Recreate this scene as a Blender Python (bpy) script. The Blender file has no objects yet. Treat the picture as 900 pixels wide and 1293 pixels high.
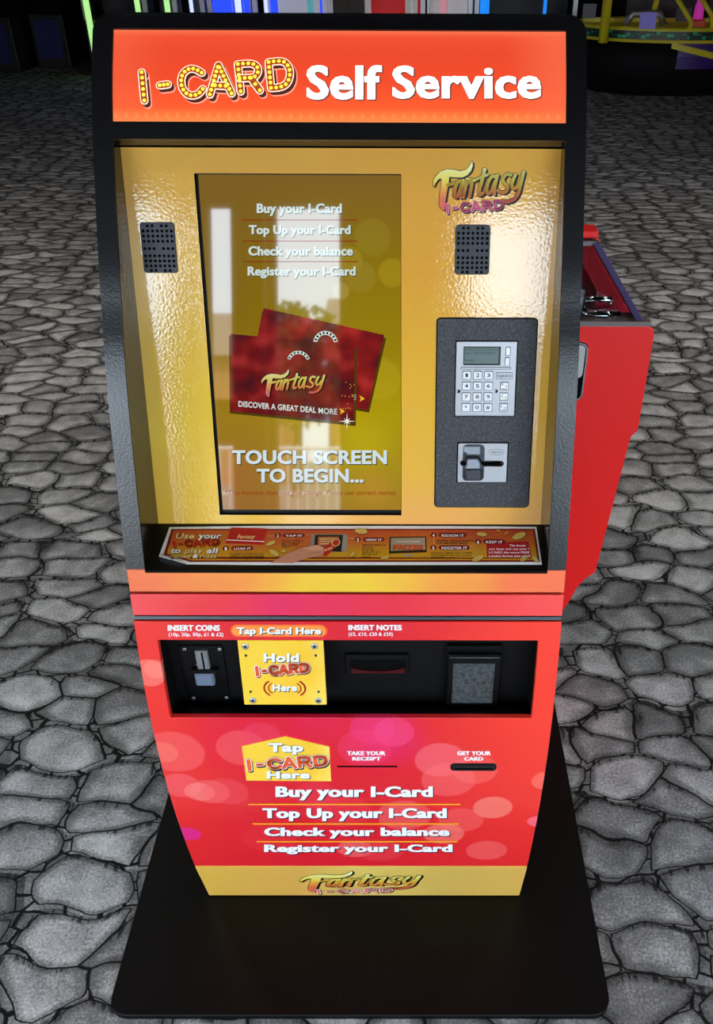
import bpy, bmesh, math, random
import numpy as np
from mathutils import Vector, noise
random.seed(7)
SC = bpy.context.scene
COL = SC.collection

# ------------------------------------------------------------------ camera
F_PX = 1080.0
PITCH, YAW, ROLL = math.radians(34.31348), math.radians(.27218), math.radians(.28601)
CAM = np.array([.0866457, 0.0, 1.560186])
PX0, PY0 = 521.8, 646.5
fw = np.array([math.sin(YAW)*math.cos(PITCH), math.cos(YAW)*math.cos(PITCH), -math.sin(PITCH)])
rt = np.array([math.cos(YAW), -math.sin(YAW), 0.0])
up = np.cross(rt, fw)
rt, up = math.cos(ROLL)*rt+math.sin(ROLL)*up, -math.sin(ROLL)*rt+math.cos(ROLL)*up
cd = bpy.data.cameras.new('camera')
cam = bpy.data.objects.new('camera', cd)
COL.objects.link(cam)
cd.sensor_fit = 'AUTO'; cd.sensor_width = 36
cd.lens = F_PX/1293*36
cd.shift_x = -(PX0-450)/1293
cd.clip_start = .02; cd.clip_end = 200
from mathutils import Matrix
cam.matrix_world = Matrix(((rt[0], up[0], -fw[0], CAM[0]), (rt[1], up[1], -fw[1], CAM[1]), (rt[2], up[2], -fw[2], CAM[2]), (0, 0, 0, 1)))
SC.camera = cam

# ------------------------------------------------------------------ light and exposure
SC.view_settings.view_transform = 'Standard'
SC.view_settings.look = 'None'
SC.view_settings.gamma = 1
SC.view_settings.use_curve_mapping = False
SC.view_settings.exposure = 0.0
world = bpy.data.worlds.new('daylight'); SC.world = world
world.use_nodes = True
bg = world.node_tree.nodes['Background']
bg.inputs['Color'].default_value = (.74, .87, 1.0, 1)
bg.inputs['Strength'].default_value = 9.0
sd = bpy.data.lights.new('sun', 'SUN'); sd.energy = 9; sd.angle = .02; sd.color = (1, .93, .82)
sun = bpy.data.objects.new('sun', sd); COL.objects.link(sun)
sun.rotation_euler = (math.radians(-38), 0, math.radians(18))     # shines from behind the arcade onto the street outside
WALL_Y = -2.5
def ceiling_lamp(x, y, w, size=.6, col=(1, .90, .78)):
    ld = bpy.data.lights.new('ceiling_lamp', 'AREA'); ld.energy = w; ld.size = size; ld.color = col
    o = bpy.data.objects.new('ceiling_lamp', ld); COL.objects.link(o); o.location = (x, y, 3.17)
for x, y, w in ((-2.4, 3.2, 26), (2.4, 3.2, 26), (0, 4.6, 16), (-2.6, .6, 20), (2.6, .6, 20)): ceiling_lamp(x, y, w)

# ------------------------------------------------------------------ materials
def lin(c):
    return tuple((v/255/12.92 if v/255 <= .04045 else ((v/255+.055)/1.055)**2.4) for v in c[:3])+(1,)
MATS = {}
def mat(name, rgb, rough=.5, metal=0, emit=None, es=1.0, bump=None, spec=.5, trans=0, coat=0, coat_rough=.03):
    if name in MATS: return MATS[name]
    m = bpy.data.materials.new(name); m.use_nodes = True
    b = m.node_tree.nodes['Principled BSDF']; i = b.inputs
    i['Base Color'].default_value = lin(rgb); i['Roughness'].default_value = rough; i['Metallic'].default_value = metal
    i['Specular IOR Level'].default_value = spec
    if trans: i['Transmission Weight'].default_value = trans
    if coat: i['Coat Weight'].default_value = coat; i['Coat Roughness'].default_value = coat_rough
    if emit: i['Emission Color'].default_value = lin(emit); i['Emission Strength'].default_value = es
    if bump: add_bump(m, *bump)
    MATS[name] = m
    return m
def N(m, t, **kw):
    n = m.node_tree.nodes.new(t)
    for k, v in kw.items(): setattr(n, k, v)
    return n
def L(m, a, b): m.node_tree.links.new(a, b)
def bsdf(m): return m.node_tree.nodes['Principled BSDF']
def add_bump(m, scale, strength, dist=.001, detail=3):
    tc = N(m, 'ShaderNodeTexCoord'); nz = N(m, 'ShaderNodeTexNoise'); bp = N(m, 'ShaderNodeBump')
    nz.inputs['Scale'].default_value = scale; nz.inputs['Detail'].default_value = detail
    bp.inputs['Strength'].default_value = strength; bp.inputs['Distance'].default_value = dist
    L(m, tc.outputs['Object'], nz.inputs['Vector']); L(m, nz.outputs['Fac'], bp.inputs['Height'])
    L(m, bp.outputs['Normal'], bsdf(m).inputs['Normal'])
def math_node(m, op, a, b=None, clamp=False):
    n = N(m, 'ShaderNodeMath', operation=op); n.use_clamp = clamp
    for k, v in enumerate((a, b)):
        if v is None: continue
        if isinstance(v, (int, float)): n.inputs[k].default_value = v
        else: L(m, v, n.inputs[k])
    return n.outputs[0]
def mix(m, fac, a, b, blend='MIX'):
    n = N(m, 'ShaderNodeMix', data_type='RGBA', blend_type=blend)
    for s, v in ((n.inputs[0], fac), (n.inputs[6], a), (n.inputs[7], b)):
        if isinstance(v, (int, float)): s.default_value = v
        elif isinstance(v, tuple): s.default_value = v
        else: L(m, v, s)
    return n.outputs[2]
def ramp(m, fac, stops):
    n = N(m, 'ShaderNodeValToRGB'); e = n.color_ramp.elements
    while len(e) < len(stops): e.new(.5)
    for k, (p, c) in enumerate(stops): e[k].position = p; e[k].color = lin(c)
    L(m, fac, n.inputs[0]); return n.outputs[0]
def maprange(m, v, a, b, c=0, d=1, smooth=True):
    n = N(m, 'ShaderNodeMapRange'); n.interpolation_type = 'SMOOTHSTEP' if smooth else 'LINEAR'
    L(m, v, n.inputs[0])
    for k, x in enumerate((a, b, c, d)): n.inputs[k+1].default_value = x
    return n.outputs[0]
def uvnode(m): return N(m, 'ShaderNodeUVMap', uv_map='UVMap').outputs[0]
def blob(m, uv, base, c, r, col, alpha, soft=.12):
    d = N(m, 'ShaderNodeVectorMath', operation='DISTANCE'); L(m, uv, d.inputs[0]); d.inputs[1].default_value = (c[0], c[1], 0)
    f = maprange(m, d.outputs['Value'], r, r*(1-soft), 0, alpha)
    return mix(m, f, base, lin(col))

# ------------------------------------------------------------------ surfaces of the kiosk (metres)
def ray(px, py): return fw + rt*(px-PX0)/F_PX - up*(py-PY0)/F_PX
class Plane:
    def __init__(s, O, U, V):
        s.O = np.array(O, float); s.U = np.array(U, float); s.V = np.array(V, float)
        s.U /= np.linalg.norm(s.U); s.V /= np.linalg.norm(s.V); s.Nn = np.cross(s.U, s.V)
    def pt(s, u, v, h=0): return s.O+s.U*u+s.V*v+s.Nn*h
    def uv(s, px, py, h=0):
        d = ray(px, py); O = s.O+s.Nn*h
        P = CAM+d*(((O-CAM)@s.Nn)/(d@s.Nn)) - O
        return (P@s.U, P@s.V)
PROF = [(.949, .012), (.9320, .085), (.9150, .160), (.8985, .262), (.8855, .367), (.8795, .465), (.8797, .564), (.8880, .665), (.9035, .7585),
        (.9060, .765), (.9120, .7995), (.9135, .802), (.9203, .836), (.9400, .907), (.9587, .970), (.9692, 1.0065), (.9875, 1.0657),
        (1.0120, 1.130), (1.0255, 1.157), (1.0432, 1.2015), (1.0717, 1.261), (1.1008, 1.320), (1.1265, 1.3687), (1.1515, 1.4087), (1.1815, 1.448), (1.203, 1.4745)]
class Profile:
    """the front of the cabinet seen from the side, swept along x; v is the length up the curve"""
    def __init__(s, pts):
        P = [np.array(p) for p in pts]; out = []
        for i in range(len(P)-1):
            a, b, c, d = P[max(i-1, 0)], P[i], P[i+1], P[min(i+2, len(P)-1)]
            m1 = (c-a)/2*.6; m2 = (d-b)/2*.6
            L_ = np.linalg.norm(c-b); 
            m1 = m1/np.linalg.norm(m1)*L_; m2 = m2/np.linalg.norm(m2)*L_
            for k in range(6):
                t = k/6; out.append((2*t**3-3*t*t+1)*b+(t**3-2*t*t+t)*m1+(-2*t**3+3*t*t)*c+(t**3-t*t)*m2)
        out.append(P[-1]); s.P = np.array(out)
        s.S = np.concatenate(([0], np.cumsum(np.linalg.norm(np.diff(s.P, axis=0), axis=1))))
    def yz(s, v):
        return np.array([np.interp(v, s.S, s.P[:, 0]), np.interp(v, s.S, s.P[:, 1])])
    def tan(s, v):
        e = .006; t = s.yz(min(v+e, s.S[-1]))-s.yz(max(v-e, 0)); return t/np.linalg.norm(t)
    def pt(s, u, v, h=0):
        p = s.yz(v); t = s.tan(v); n = np.array([-t[1], t[0]])
        if v > s.S[-1]: p = p+t*(v-s.S[-1])
        p = p+n*h
        return np.array([u, p[0], p[1]])
    def v_of_z(s, z): return float(np.interp(z, s.P[:, 1], s.S))
    def uv(s, px, py, h=0):
        d = ray(px, py)
        c = (s.P[:, 0]-CAM[1])*d[2]-(s.P[:, 1]-CAM[2])*d[1]
        best = None
        for i in range(len(c)-1):
            if c[i]*c[i+1] <= 0 and c[i] != c[i+1]:
                k = c[i]/(c[i]-c[i+1]); p = s.P[i]*(1-k)+s.P[i+1]*k
                t = (p[0]-CAM[1])/d[1]
                if best is None or t < best[0]: best = (t, s.S[i]*(1-k)+s.S[i+1]*k)
        if best is None:
            e = s.P[-1]; t = (e[0]-CAM[1])/d[1]; best = (t, s.S[-1])
        return (CAM[0]+d[0]*best[0], best[1])
FRONT = Profile(PROF)
GB = np.array([0, 1.0055, .8528]); GT = np.array([0, 1.1346, 1.3338])
GOLD = Plane(GB, (1, 0, 0), GT-GB)
GOLD_H = float(np.linalg.norm(GT-GB))
LEDGE = Plane((0, .9203, .836), (1, 0, 0), GB-np.array([0, .9203, .836]))
TRAY = Plane((0, .930, .50), (1, 0, 0), (0, 0, 1))
X = (1, 0, 0)

# ------------------------------------------------------------------ mesh builder
class MB:
    def __init__(s): s.v = []; s.uv = []; s.f = []; s.m = []; s.mats = []
    def mi(s, m):
        if m not in s.mats: s.mats.append(m)
        return s.mats.index(m)
    def add(s, p, uv=(0, 0)): s.v.append(tuple(map(float, p))); s.uv.append((float(uv[0]), float(uv[1]))); return len(s.v)-1
    def face(s, idx, m): s.f.append(tuple(idx)); s.m.append(s.mi(m))
    def poly(s, pts, m, uvs=None):
        s.face([s.add(p, uvs[k] if uvs else (0, 0)) for k, p in enumerate(pts)], m)
    def loft(s, rings, m, cap0=True, cap1=True, closed=True, uvs=None):
        R = [[s.add(p, uvs[a][b] if uvs else (0, 0)) for b, p in enumerate(r)] for a, r in enumerate(rings)]
        n = len(R[0])
        for a, b in zip(R, R[1:]):
            for k in range(n if closed else n-1):
                s.face((a[k], a[(k+1) % n], b[(k+1) % n], b[k]), m)
        if cap0: s.face(R[0][::-1], m)
        if cap1: s.face(R[-1], m)
    def box(s, a, b, m, bev=0.0):
        x0, y0, z0 = a; x1, y1, z1 = b
        P = [(x0, y0, z0), (x1, y0, z0), (x1, y1, z0), (x0, y1, z0)]
        s.loft([P, [(x, y, z1) for x, y, z in P]], m)
    def tube(s, pts, r, m, n=10, r2=None):
        pts = [Vector(p) for p in pts]; rings = []
        for i, p in enumerate(pts):
            t = (pts[min(i+1, len(pts)-1)]-pts[max(i-1, 0)]).normalized()
            a = t.cross(Vector((0, 0, 1)) if abs(t.z) < .9 else Vector((1, 0, 0))).normalized(); b = t.cross(a)
            rr_ = r if r2 is None else r+(r2-r)*i/(len(pts)-1)
            rings.append([p+a*rr_*math.cos(2*math.pi*k/n)+b*rr_*math.sin(2*math.pi*k/n) for k in range(n)])
        s.loft(rings, m)
    # pieces lying on a surface S, outline in the surface's own (u, v) metres
    def plate(s, S, rings, m, top=None, cap0=True):
        """rings = [(outline, h), ...] from low to high"""
        R = [[S.pt(u, v, h) for u, v in o] for o, h in rings]
        UV = [[(u, v) for u, v in o] for o, h in rings]
        s.loft(R, m, cap0=cap0, cap1=top is None, uvs=UV)
        if top is not None: s.poly(R[-1], top, UV[-1])
    def flat(s, S, o, h, m): s.poly([S.pt(u, v, h) for u, v in o], m, o)
    def rrplate(s, S, rect, r, h0, h1, m, bev=.0006, top=None):
        u0, v0, u1, v1 = rect
        s.plate(S, [(rr(u0, v0, u1, v1, r), h0), (rr(u0, v0, u1, v1, r), h1-bev), (rr(u0+bev, v0+bev, u1-bev, v1-bev, max(r-bev, .0002)), h1)], m, top)
    def disc(s, S, c, r, h0, h1, m, n=14, bev=.3):
        o = lambda q: [(c[0]+q*math.cos(2*math.pi*k/n), c[1]+q*math.sin(2*math.pi*k/n)) for k in range(n)]
        s.plate(S, [(o(r), h0), (o(r), h0+(h1-h0)*(1-bev)), (o(r*.75), h1)], m)
    def cells(s, S, us, vs, mask, h0, h1, m, edge=None):
        """a sheet with thickness made of grid cells; us may be a function of v"""
        edge = edge or m
        U = (lambda v: us(v)) if callable(us) else (lambda v: us)
        nu = len(U(vs[0])); ids = {}
        def vid(i, j, h):
            k = (i, j, h)
            if k not in ids: u = U(vs[j])[i]; ids[k] = s.add(S.pt(u, vs[j], h), (u, vs[j]))
            return ids[k]
        on = lambda i, j: 0 <= i < nu-1 and 0 <= j < len(vs)-1 and mask(i, j)
        for i in range(nu-1):
            for j in range(len(vs)-1):
                if not on(i, j): continue
                q = [(i, j), (i+1, j), (i+1, j+1), (i, j+1)]
                s.face([vid(a, b, h1) for a, b in q], m)
                s.face([vid(a, b, h0) for a, b in q][::-1], edge)
                for (di, dj), (p, w) in (((0, -1), (0, 1)), ((1, 0), (1, 2)), ((0, 1), (2, 3)), ((-1, 0), (3, 0))):
                    if not on(i+di, j+dj):
                        s.face([vid(*q[w], h1), vid(*q[p], h1), vid(*q[p], h0), vid(*q[w], h0)], edge)
    def obj(s, name, parent=None, smooth=False, bevel=0, origin=None):
        me = bpy.data.meshes.new(name)
        o_ = np.array(origin if origin is not None else (0, 0, 0))
        me.from_pydata([tuple(np.array(p)-o_) for p in s.v], [], s.f)
        for m in s.mats: me.materials.append(m)
        me.polygons.foreach_set('material_index', s.m)
        ul = me.uv_layers.new(name='UVMap')
        for lp in me.loops: ul.data[lp.index].uv = s.uv[lp.vertex_index]
        if smooth: me.polygons.foreach_set('use_smooth', [True]*len(me.polygons))
        me.validate(); me.update()
        o = bpy.data.objects.new(name, me); COL.objects.link(o)
        if origin is not None: o.location = tuple(o_)
        if parent is not None: o.parent = parent
        if bevel:
            b = o.modifiers.new('bevel', 'BEVEL'); b.width = bevel; b.segments = 2; b.limit_method = 'ANGLE'; b.angle_limit = .7
        return o
def rr(u0, v0, u1, v1, r, n=4):
    r = min(r, (u1-u0)/2*.999, (v1-v0)/2*.999); o = []
    for cx, cy, a in ((u1-r, v0+r, -90), (u1-r, v1-r, 0), (u0+r, v1-r, 90), (u0+r, v0+r, 180)):
        for k in range(n+1):
            t = math.radians(a+90*k/n); o.append((cx+r*math.cos(t), cy+r*math.sin(t)))
    return o
def rect_of(S, quad, h=0):
    """true rectangle on surface S fitted to four measured corners TL TR BR BL"""
    q = [S.uv(*p, h) for p in quad]
    return ((q[0][0]+q[3][0])/2, (q[2][1]+q[3][1])/2, (q[1][0]+q[2][0])/2, (q[0][1]+q[1][1])/2)
def outline(S, pts, h=0): return [S.uv(*p, h) for p in pts]

# ------------------------------------------------------------------ lettering
_tc = {}
def glyphs(txt, bold=.0, shear=0., res=3):
    k = (txt, bold, shear)
    if k not in _tc:
        c = bpy.data.curves.new('t', 'FONT'); c.body = txt; c.offset = bold; c.shear = shear; c.resolution_u = res; c.dimensions = '2D'; c.fill_mode = 'BOTH'
        c.space_character = 1+bold*1.5
        o = bpy.data.objects.new('t', c); COL.objects.link(o)
        dg = bpy.context.evaluated_depsgraph_get()
        me = o.evaluated_get(dg).to_mesh()
        _tc[k] = ([(v.co.x, v.co.y) for v in me.vertices], [tuple(p.vertices) for p in me.polygons])
        o.evaluated_get(dg).to_mesh_clear()
        bpy.data.objects.remove(o); bpy.data.curves.remove(c)
    return _tc[k]
def letters(mb, S, txt, x0, x1, yb, yt, m, h, bold=.02, shear=0., dy=0., off=(0, 0), fat=0):
    if fat:
        for q in (-fat, fat): letters(mb, S, txt, x0+fat, x1-fat, yb, yt, m, h+.00002*q, bold, shear, dy, (off[0]+q, off[1]))
    """one line of lettering on surface S: left, right, baseline and cap height as measured; dy = rise of the baseline over its length"""
    V, Fc = glyphs(txt, bold, shear)
    if not V: return
    if ('H', bold) not in _tc:
        hv = glyphs('H', bold)[0]; _tc[('H', bold)] = max(v[1] for v in hv), min(v[1] for v in hv)
    top, bot = _tc[('H', bold)]
    a, b = min(v[0] for v in V), max(v[0] for v in V)
    ids = []
    for vx, vy in V:
        t = (vx-a)/(b-a)
        px = x0+(x1-x0)*t+off[0]; py = yb+dy*t+(yt-yb)*(vy-bot)/(top-bot)+off[1]
        u, v = S.uv(px, py, h); ids.append(mb.add(S.pt(u, v, h), (u, v)))
    for f in Fc: mb.face([ids[k] for k in f], m)
def stroke(mb, S, pts, w, m, h, caps=True, w1=None):
    """round-ended brush stroke through outline points given in the surface's metres"""
    P = [np.array(p, float) for p in pts]; n = len(P)
    W = [w+(0 if w1 is None else (w1-w)*i/(n-1)) for i in range(n)]
    for i in range(n-1):
        d = P[i+1]-P[i]; l = np.linalg.norm(d)
        if l < 1e-9: continue
        q = np.array([-d[1], d[0]])/l
        o = [P[i]+q*W[i]/2, P[i]-q*W[i]/2, P[i+1]-q*W[i+1]/2, P[i+1]+q*W[i+1]/2]
        mb.flat(S, [tuple(a) for a in o], h, m)
    for i in range(n):
        mb.flat(S, [(P[i][0]+W[i]/2*math.cos(2*math.pi*k/12), P[i][1]+W[i]/2*math.sin(2*math.pi*k/12)) for k in range(12)], h, m)
def smooth_path(pts, n=5):
    P = [np.array(p, float) for p in pts]; out = []
    for i in range(len(P)-1):
        a, b, c, d = P[max(i-1, 0)], P[i], P[i+1], P[min(i+2, len(P)-1)]
        for k in range(n):
            t = k/n; out.append(.5*((2*b)+(-a+c)*t+(2*a-5*b+4*c-d)*t*t+(-a+3*b-3*c+d)*t**3))
    out.append(P[-1]); return out
def resample(P, n):
    P = np.array(P); s = np.concatenate(([0], np.cumsum(np.linalg.norm(np.diff(P, axis=0), axis=1))))
    q = np.linspace(0, s[-1], n); return [np.array([np.interp(t, s, P[:, 0]), np.interp(t, s, P[:, 1])]) for t in q]

# bulb lettering of the marquee
ICARD = [[(73, 100), (86, 240)], [(162, 165), (202, 160)],
    'c', [(370, 103), (345, 88), (320, 82), (295, 90), (275, 112), (268, 145), (275, 180), (298, 208), (325, 215), (352, 207), (375, 183)],
    [(410, 210), (452, 65), (517, 205)], [(435, 165), (488, 168)],
    [(548, 60), (562, 195)], 'c', [(548, 60), (610, 57), (640, 70), (648, 95), (632, 122), (600, 128), (556, 130)], [(612, 128), (657, 190)],
    [(700, 50), (712, 178)], 'c', [(700, 50), (755, 45), (785, 55), (803, 85), (803, 125), (785, 160), (750, 175), (712, 178)]]
def icard_paths(box):
    """the I-CARD strokes fitted into a measured box (x0, y0, x1, y1)"""
    out = []; sm = False
    fx = lambda p: (box[0]+(p[0]-60)/(820-60)*(box[2]-box[0]), box[1]+(p[1]-35)/(250-35)*(box[3]-box[1]))
    for e in ICARD:
        if e == 'c': sm = True; continue
        P = [fx(p) for p in e]
        out.append(smooth_path(P, 4) if sm else P); sm = False
    return out
def icard(mb, S, box, w, h, back, rim, fill, shadow=(.6, .6), rim_f=1.0, fill_f=.7):
    for i, path in enumerate(icard_paths(box)):
        for q in (1, .5):
            stroke(mb, S, [S.uv(x+shadow[0]*q, y+shadow[1]*q) for x, y in path], w, back, h)
    for path in icard_paths(box): stroke(mb, S, [S.uv(x, y) for x, y in path], w*rim_f, rim, h+.0002)
    for path in icard_paths(box): stroke(mb, S, [S.uv(x, y) for x, y in path], w*fill_f, fill, h+.0004)
# script logo, traced: filled outlines and brush strokes (width)
FAN_F = [(45, 238), (38, 195), (58, 150), (98, 108), (150, 88), (210, 92), (265, 104), (310, 92), (340, 58), (360, 20), (364, 60), (350, 102), (320, 137), (280, 157), (230, 157), (172, 152), (166, 200),
         (155, 260), (146, 320), (138, 370), (134, 432), (116, 430), (94, 402), (88, 365), (95, 300), (104, 230), (110, 178), (98, 163), (76, 180), (57, 208)]
FAN_S = [(30, [(158, 222), (190, 212), (222, 205)]),
    (31, [(275, 190), (245, 195), (222, 240), (214, 300), (225, 322), (250, 295), (275, 215)]), (30, [(285, 185), (268, 270), (265, 322)]),
    (30, [(320, 172), (300, 250), (288, 320)]), (29, [(315, 215), (345, 178), (358, 185), (350, 250), (338, 315)]),
    (32, [(460, 92), (440, 180), (415, 275), (420, 305), (445, 290)]), (24, [(370, 185), (420, 160), (485, 135)]),
    (30, [(555, 150), (520, 150), (490, 200), (478, 265), (492, 295), (520, 265), (548, 190)]), (29, [(565, 140), (545, 230), (540, 298)]),
    (29, [(672, 138), (640, 130), (612, 170), (622, 205), (648, 235), (640, 272), (605, 285), (570, 270)]),
    (30, [(712, 135), (685, 205), (690, 250), (715, 245), (745, 200)]), (31, [(780, 112), (755, 210), (735, 290), (700, 340), (650, 362), (608, 360)])]
FAN_BOX = (38, 20, 800, 440)
def fantasy(mb, S, box, h, fillm, black, sub=None, shadow=(15, 11), k_edge=4.5, subm=None):
    sx = (box[2]-box[0])/(FAN_BOX[2]-FAN_BOX[0]); sy = (box[3]-box[1])/(FAN_BOX[3]-FAN_BOX[1])
    f = lambda x, y: S.uv(box[0]+(x-FAN_BOX[0])*sx, box[1]+(y-FAN_BOX[1])*sy)
    a = f(400, 200); b = f(500, 200); unit = abs(b[0]-a[0])/100; cc = f(400, 300); vs_ = abs(cc[1]-a[1])/100
    unit_s = (unit+vs_)/2
    yy = f(0, 440)[1]; y1 = f(0, 20)[1]
    def glyph(strokes, dx, dy, grow, m, hh, first=False):
        n0 = len(mb.v)
        if first:
            P = [f(x+dx, y+dy) for x, y in FAN_F]
            mb.poly([S.pt(u, v, hh) for u, v in P], m, P)
            if grow: stroke(mb, S, P+[P[0]], grow*2*unit_s, m, hh)
        for w, pts in strokes:
            pp = smooth_path([(x+dx, y+dy) for x, y in pts], 4) if len(pts) > 2 else [(x+dx, y+dy) for x, y in pts]
            stroke(mb, S, [f(*p) for p in pp], (w*.92+2*grow)*unit_s, m, hh)
        for q in range(n0, len(mb.v)): mb.uv[q] = (0, (mb.uv[q][1]-yy)/(y1-yy))     # height within the logo, for the colour blend
    G = [FAN_S[0:1], FAN_S[1:3], FAN_S[3:5], FAN_S[5:7], FAN_S[7:9], FAN_S[9:10], FAN_S[10:12]]
    for i, g in enumerate(G):
        for q in (.5, 1): glyph(g, shadow[0]*q, shadow[1]*q, 1, black, h-.0001, i == 0)
    for i, g in enumerate(G):
        glyph(g, 0, 0, k_edge, black, h+.0001+i*.00008, i == 0); glyph(g, 0, 0, 0, fillm, h+.00014+i*.00008, i == 0)
    if subm:
        bx = (box[0]+(105)*sx, box[1]+(330)*sy, box[0]+(575)*sx, box[1]+(438)*sy)
        icard(mb, S, bx, 26*unit_s, h+.0009, subm[0], subm[1], subm[2], shadow=(8*sx, 12*sy), fill_f=.5)

# ------------------------------------------------------------------ objects and tags
def tag(o, label=None, cat=None, group=None, kind=None):
    for k, v in (('label', label), ('category', cat), ('group', group), ('kind', kind)):
        if v: o[k] = v
    return o
def empty(name, loc, label, cat, group=None):
    o = bpy.data.objects.new(name, None); COL.objects.link(o); o.location = loc; o.empty_display_size = .05
    return tag(o, label, cat, group)
class At:
    """parts built in world metres under an empty that stands at loc"""
    def __init__(s, root): s.root = root; s.loc = np.array(root.location)
def part(mb, name, root, smooth=False, bevel=0, label=None, auto=None):
    o = mb.obj(name, None, smooth, bevel)
    o.parent = root
    loc = Vector((0, 0, 0)); r = root
    while r is not None: loc += r.location; r = r.parent
    for v in o.data.vertices: v.co -= loc
    if label: o['label'] = label
    if auto:      # smooth along the curve, crisp at the corners
        bm = bmesh.new(); bm.from_mesh(o.data); bmesh.ops.recalc_face_normals(bm, faces=bm.faces)
        for f in bm.faces: f.smooth = True
        for e in bm.edges:
            if len(e.link_faces) == 2 and e.calc_face_angle(0) > auto: e.smooth = False
        bm.to_mesh(o.data); bm.free()
    return o

#MATERIALS
M = {}
M['black_tex'] = mat('black_textured_shell', (5, 5, 6), .29, bump=(330, .3, .0008, 2), spec=.75)
M['black_sat'] = mat('black_satin', (8, 8, 9), .36, spec=.3)
M['black_matt'] = mat('black_matt', (7, 7, 8), .55, spec=.22)
M['black_gloss'] = mat('black_gloss_side', (9, 8, 7), .16)
M['plate_black'] = mat('black_floor_plate', (8, 8, 9), .5, spec=.14, bump=(60, .08, .001, 4))
M['white'] = mat('white_print', (240, 240, 240), .35)
M['pinkwhite'] = mat('soft_white_print', (250, 232, 238), .35)
M['ink'] = mat('dark_plum_shadow_print', (60, 14, 36), .35)
M['inkblack'] = mat('black_print', (8, 8, 12), .35)
M['greyshadow'] = mat('grey_shadow_print', (96, 90, 70), .35)
M['yellow_line'] = mat('yellow_line_print', (255, 176, 30), .35)
M['orange_line'] = mat('orange_print', (238, 96, 40), .35)
M['redprint'] = mat('red_print', (190, 30, 30), .35)
M['darkred'] = mat('dark_red_print', (128, 14, 22), .35)
M['pink'] = mat('pink_print', (236, 140, 160), .35)
M['pinkdark'] = mat('magenta_print', (196, 60, 96), .35)
M['blueshadow'] = mat('navy_print', (30, 34, 66), .35)
M['steel'] = mat('brushed_steel', (178, 178, 182), .38, .75, bump=(400, .05, .0005, 2))
M['steel_dark'] = mat('dark_steel', (70, 72, 78), .35, .6)
M['chrome'] = mat('chrome', (220, 222, 226), .1, 1)
M['key'] = mat('metal_key', (226, 226, 228), .35, .35)
M['keyink'] = mat('key_legend', (30, 30, 34), .5)
M['panel_dark'] = mat('speckled_charcoal', (40, 40, 44), .38, bump=(700, .7, .001, 2))
M['speaker'] = mat('charcoal_plastic', (44, 46, 54), .42, bump=(900, .4, .0006, 2))
M['hole'] = mat('dark_hole', (4, 4, 5), .9, spec=.1)
M['greybutton'] = mat('grey_blue_plastic', (104, 116, 136), .4)
M['red_lip'] = mat('dark_red_plastic', (62, 6, 10), .2)
M['red_side'] = mat('red_laminate', (246, 28, 26), .35)
M['edge_grey'] = mat('grey_edge_trim', (120, 108, 108), .4)

def speckle(m, scale, dark, light, lo=.45, hi=.75):
    tc = N(m, 'ShaderNodeTexCoord'); nz = N(m, 'ShaderNodeTexNoise'); nz.inputs['Scale'].default_value = scale; nz.inputs['Detail'].default_value = 1
    L(m, tc.outputs['Object'], nz.inputs['Vector'])
    L(m, ramp(m, nz.outputs['Fac'], [(lo, dark), (hi, light)]), bsdf(m).inputs['Base Color'])
speckle(M['panel_dark'], 650, (22, 22, 26), (84, 84, 92), .42, .8)
speckle(M['black_tex'], 700, (3, 3, 4), (34, 34, 40), .5, .8)
speckle(M['plate_black'], 220, (6, 6, 7), (30, 30, 30), .66, .8)

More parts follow.
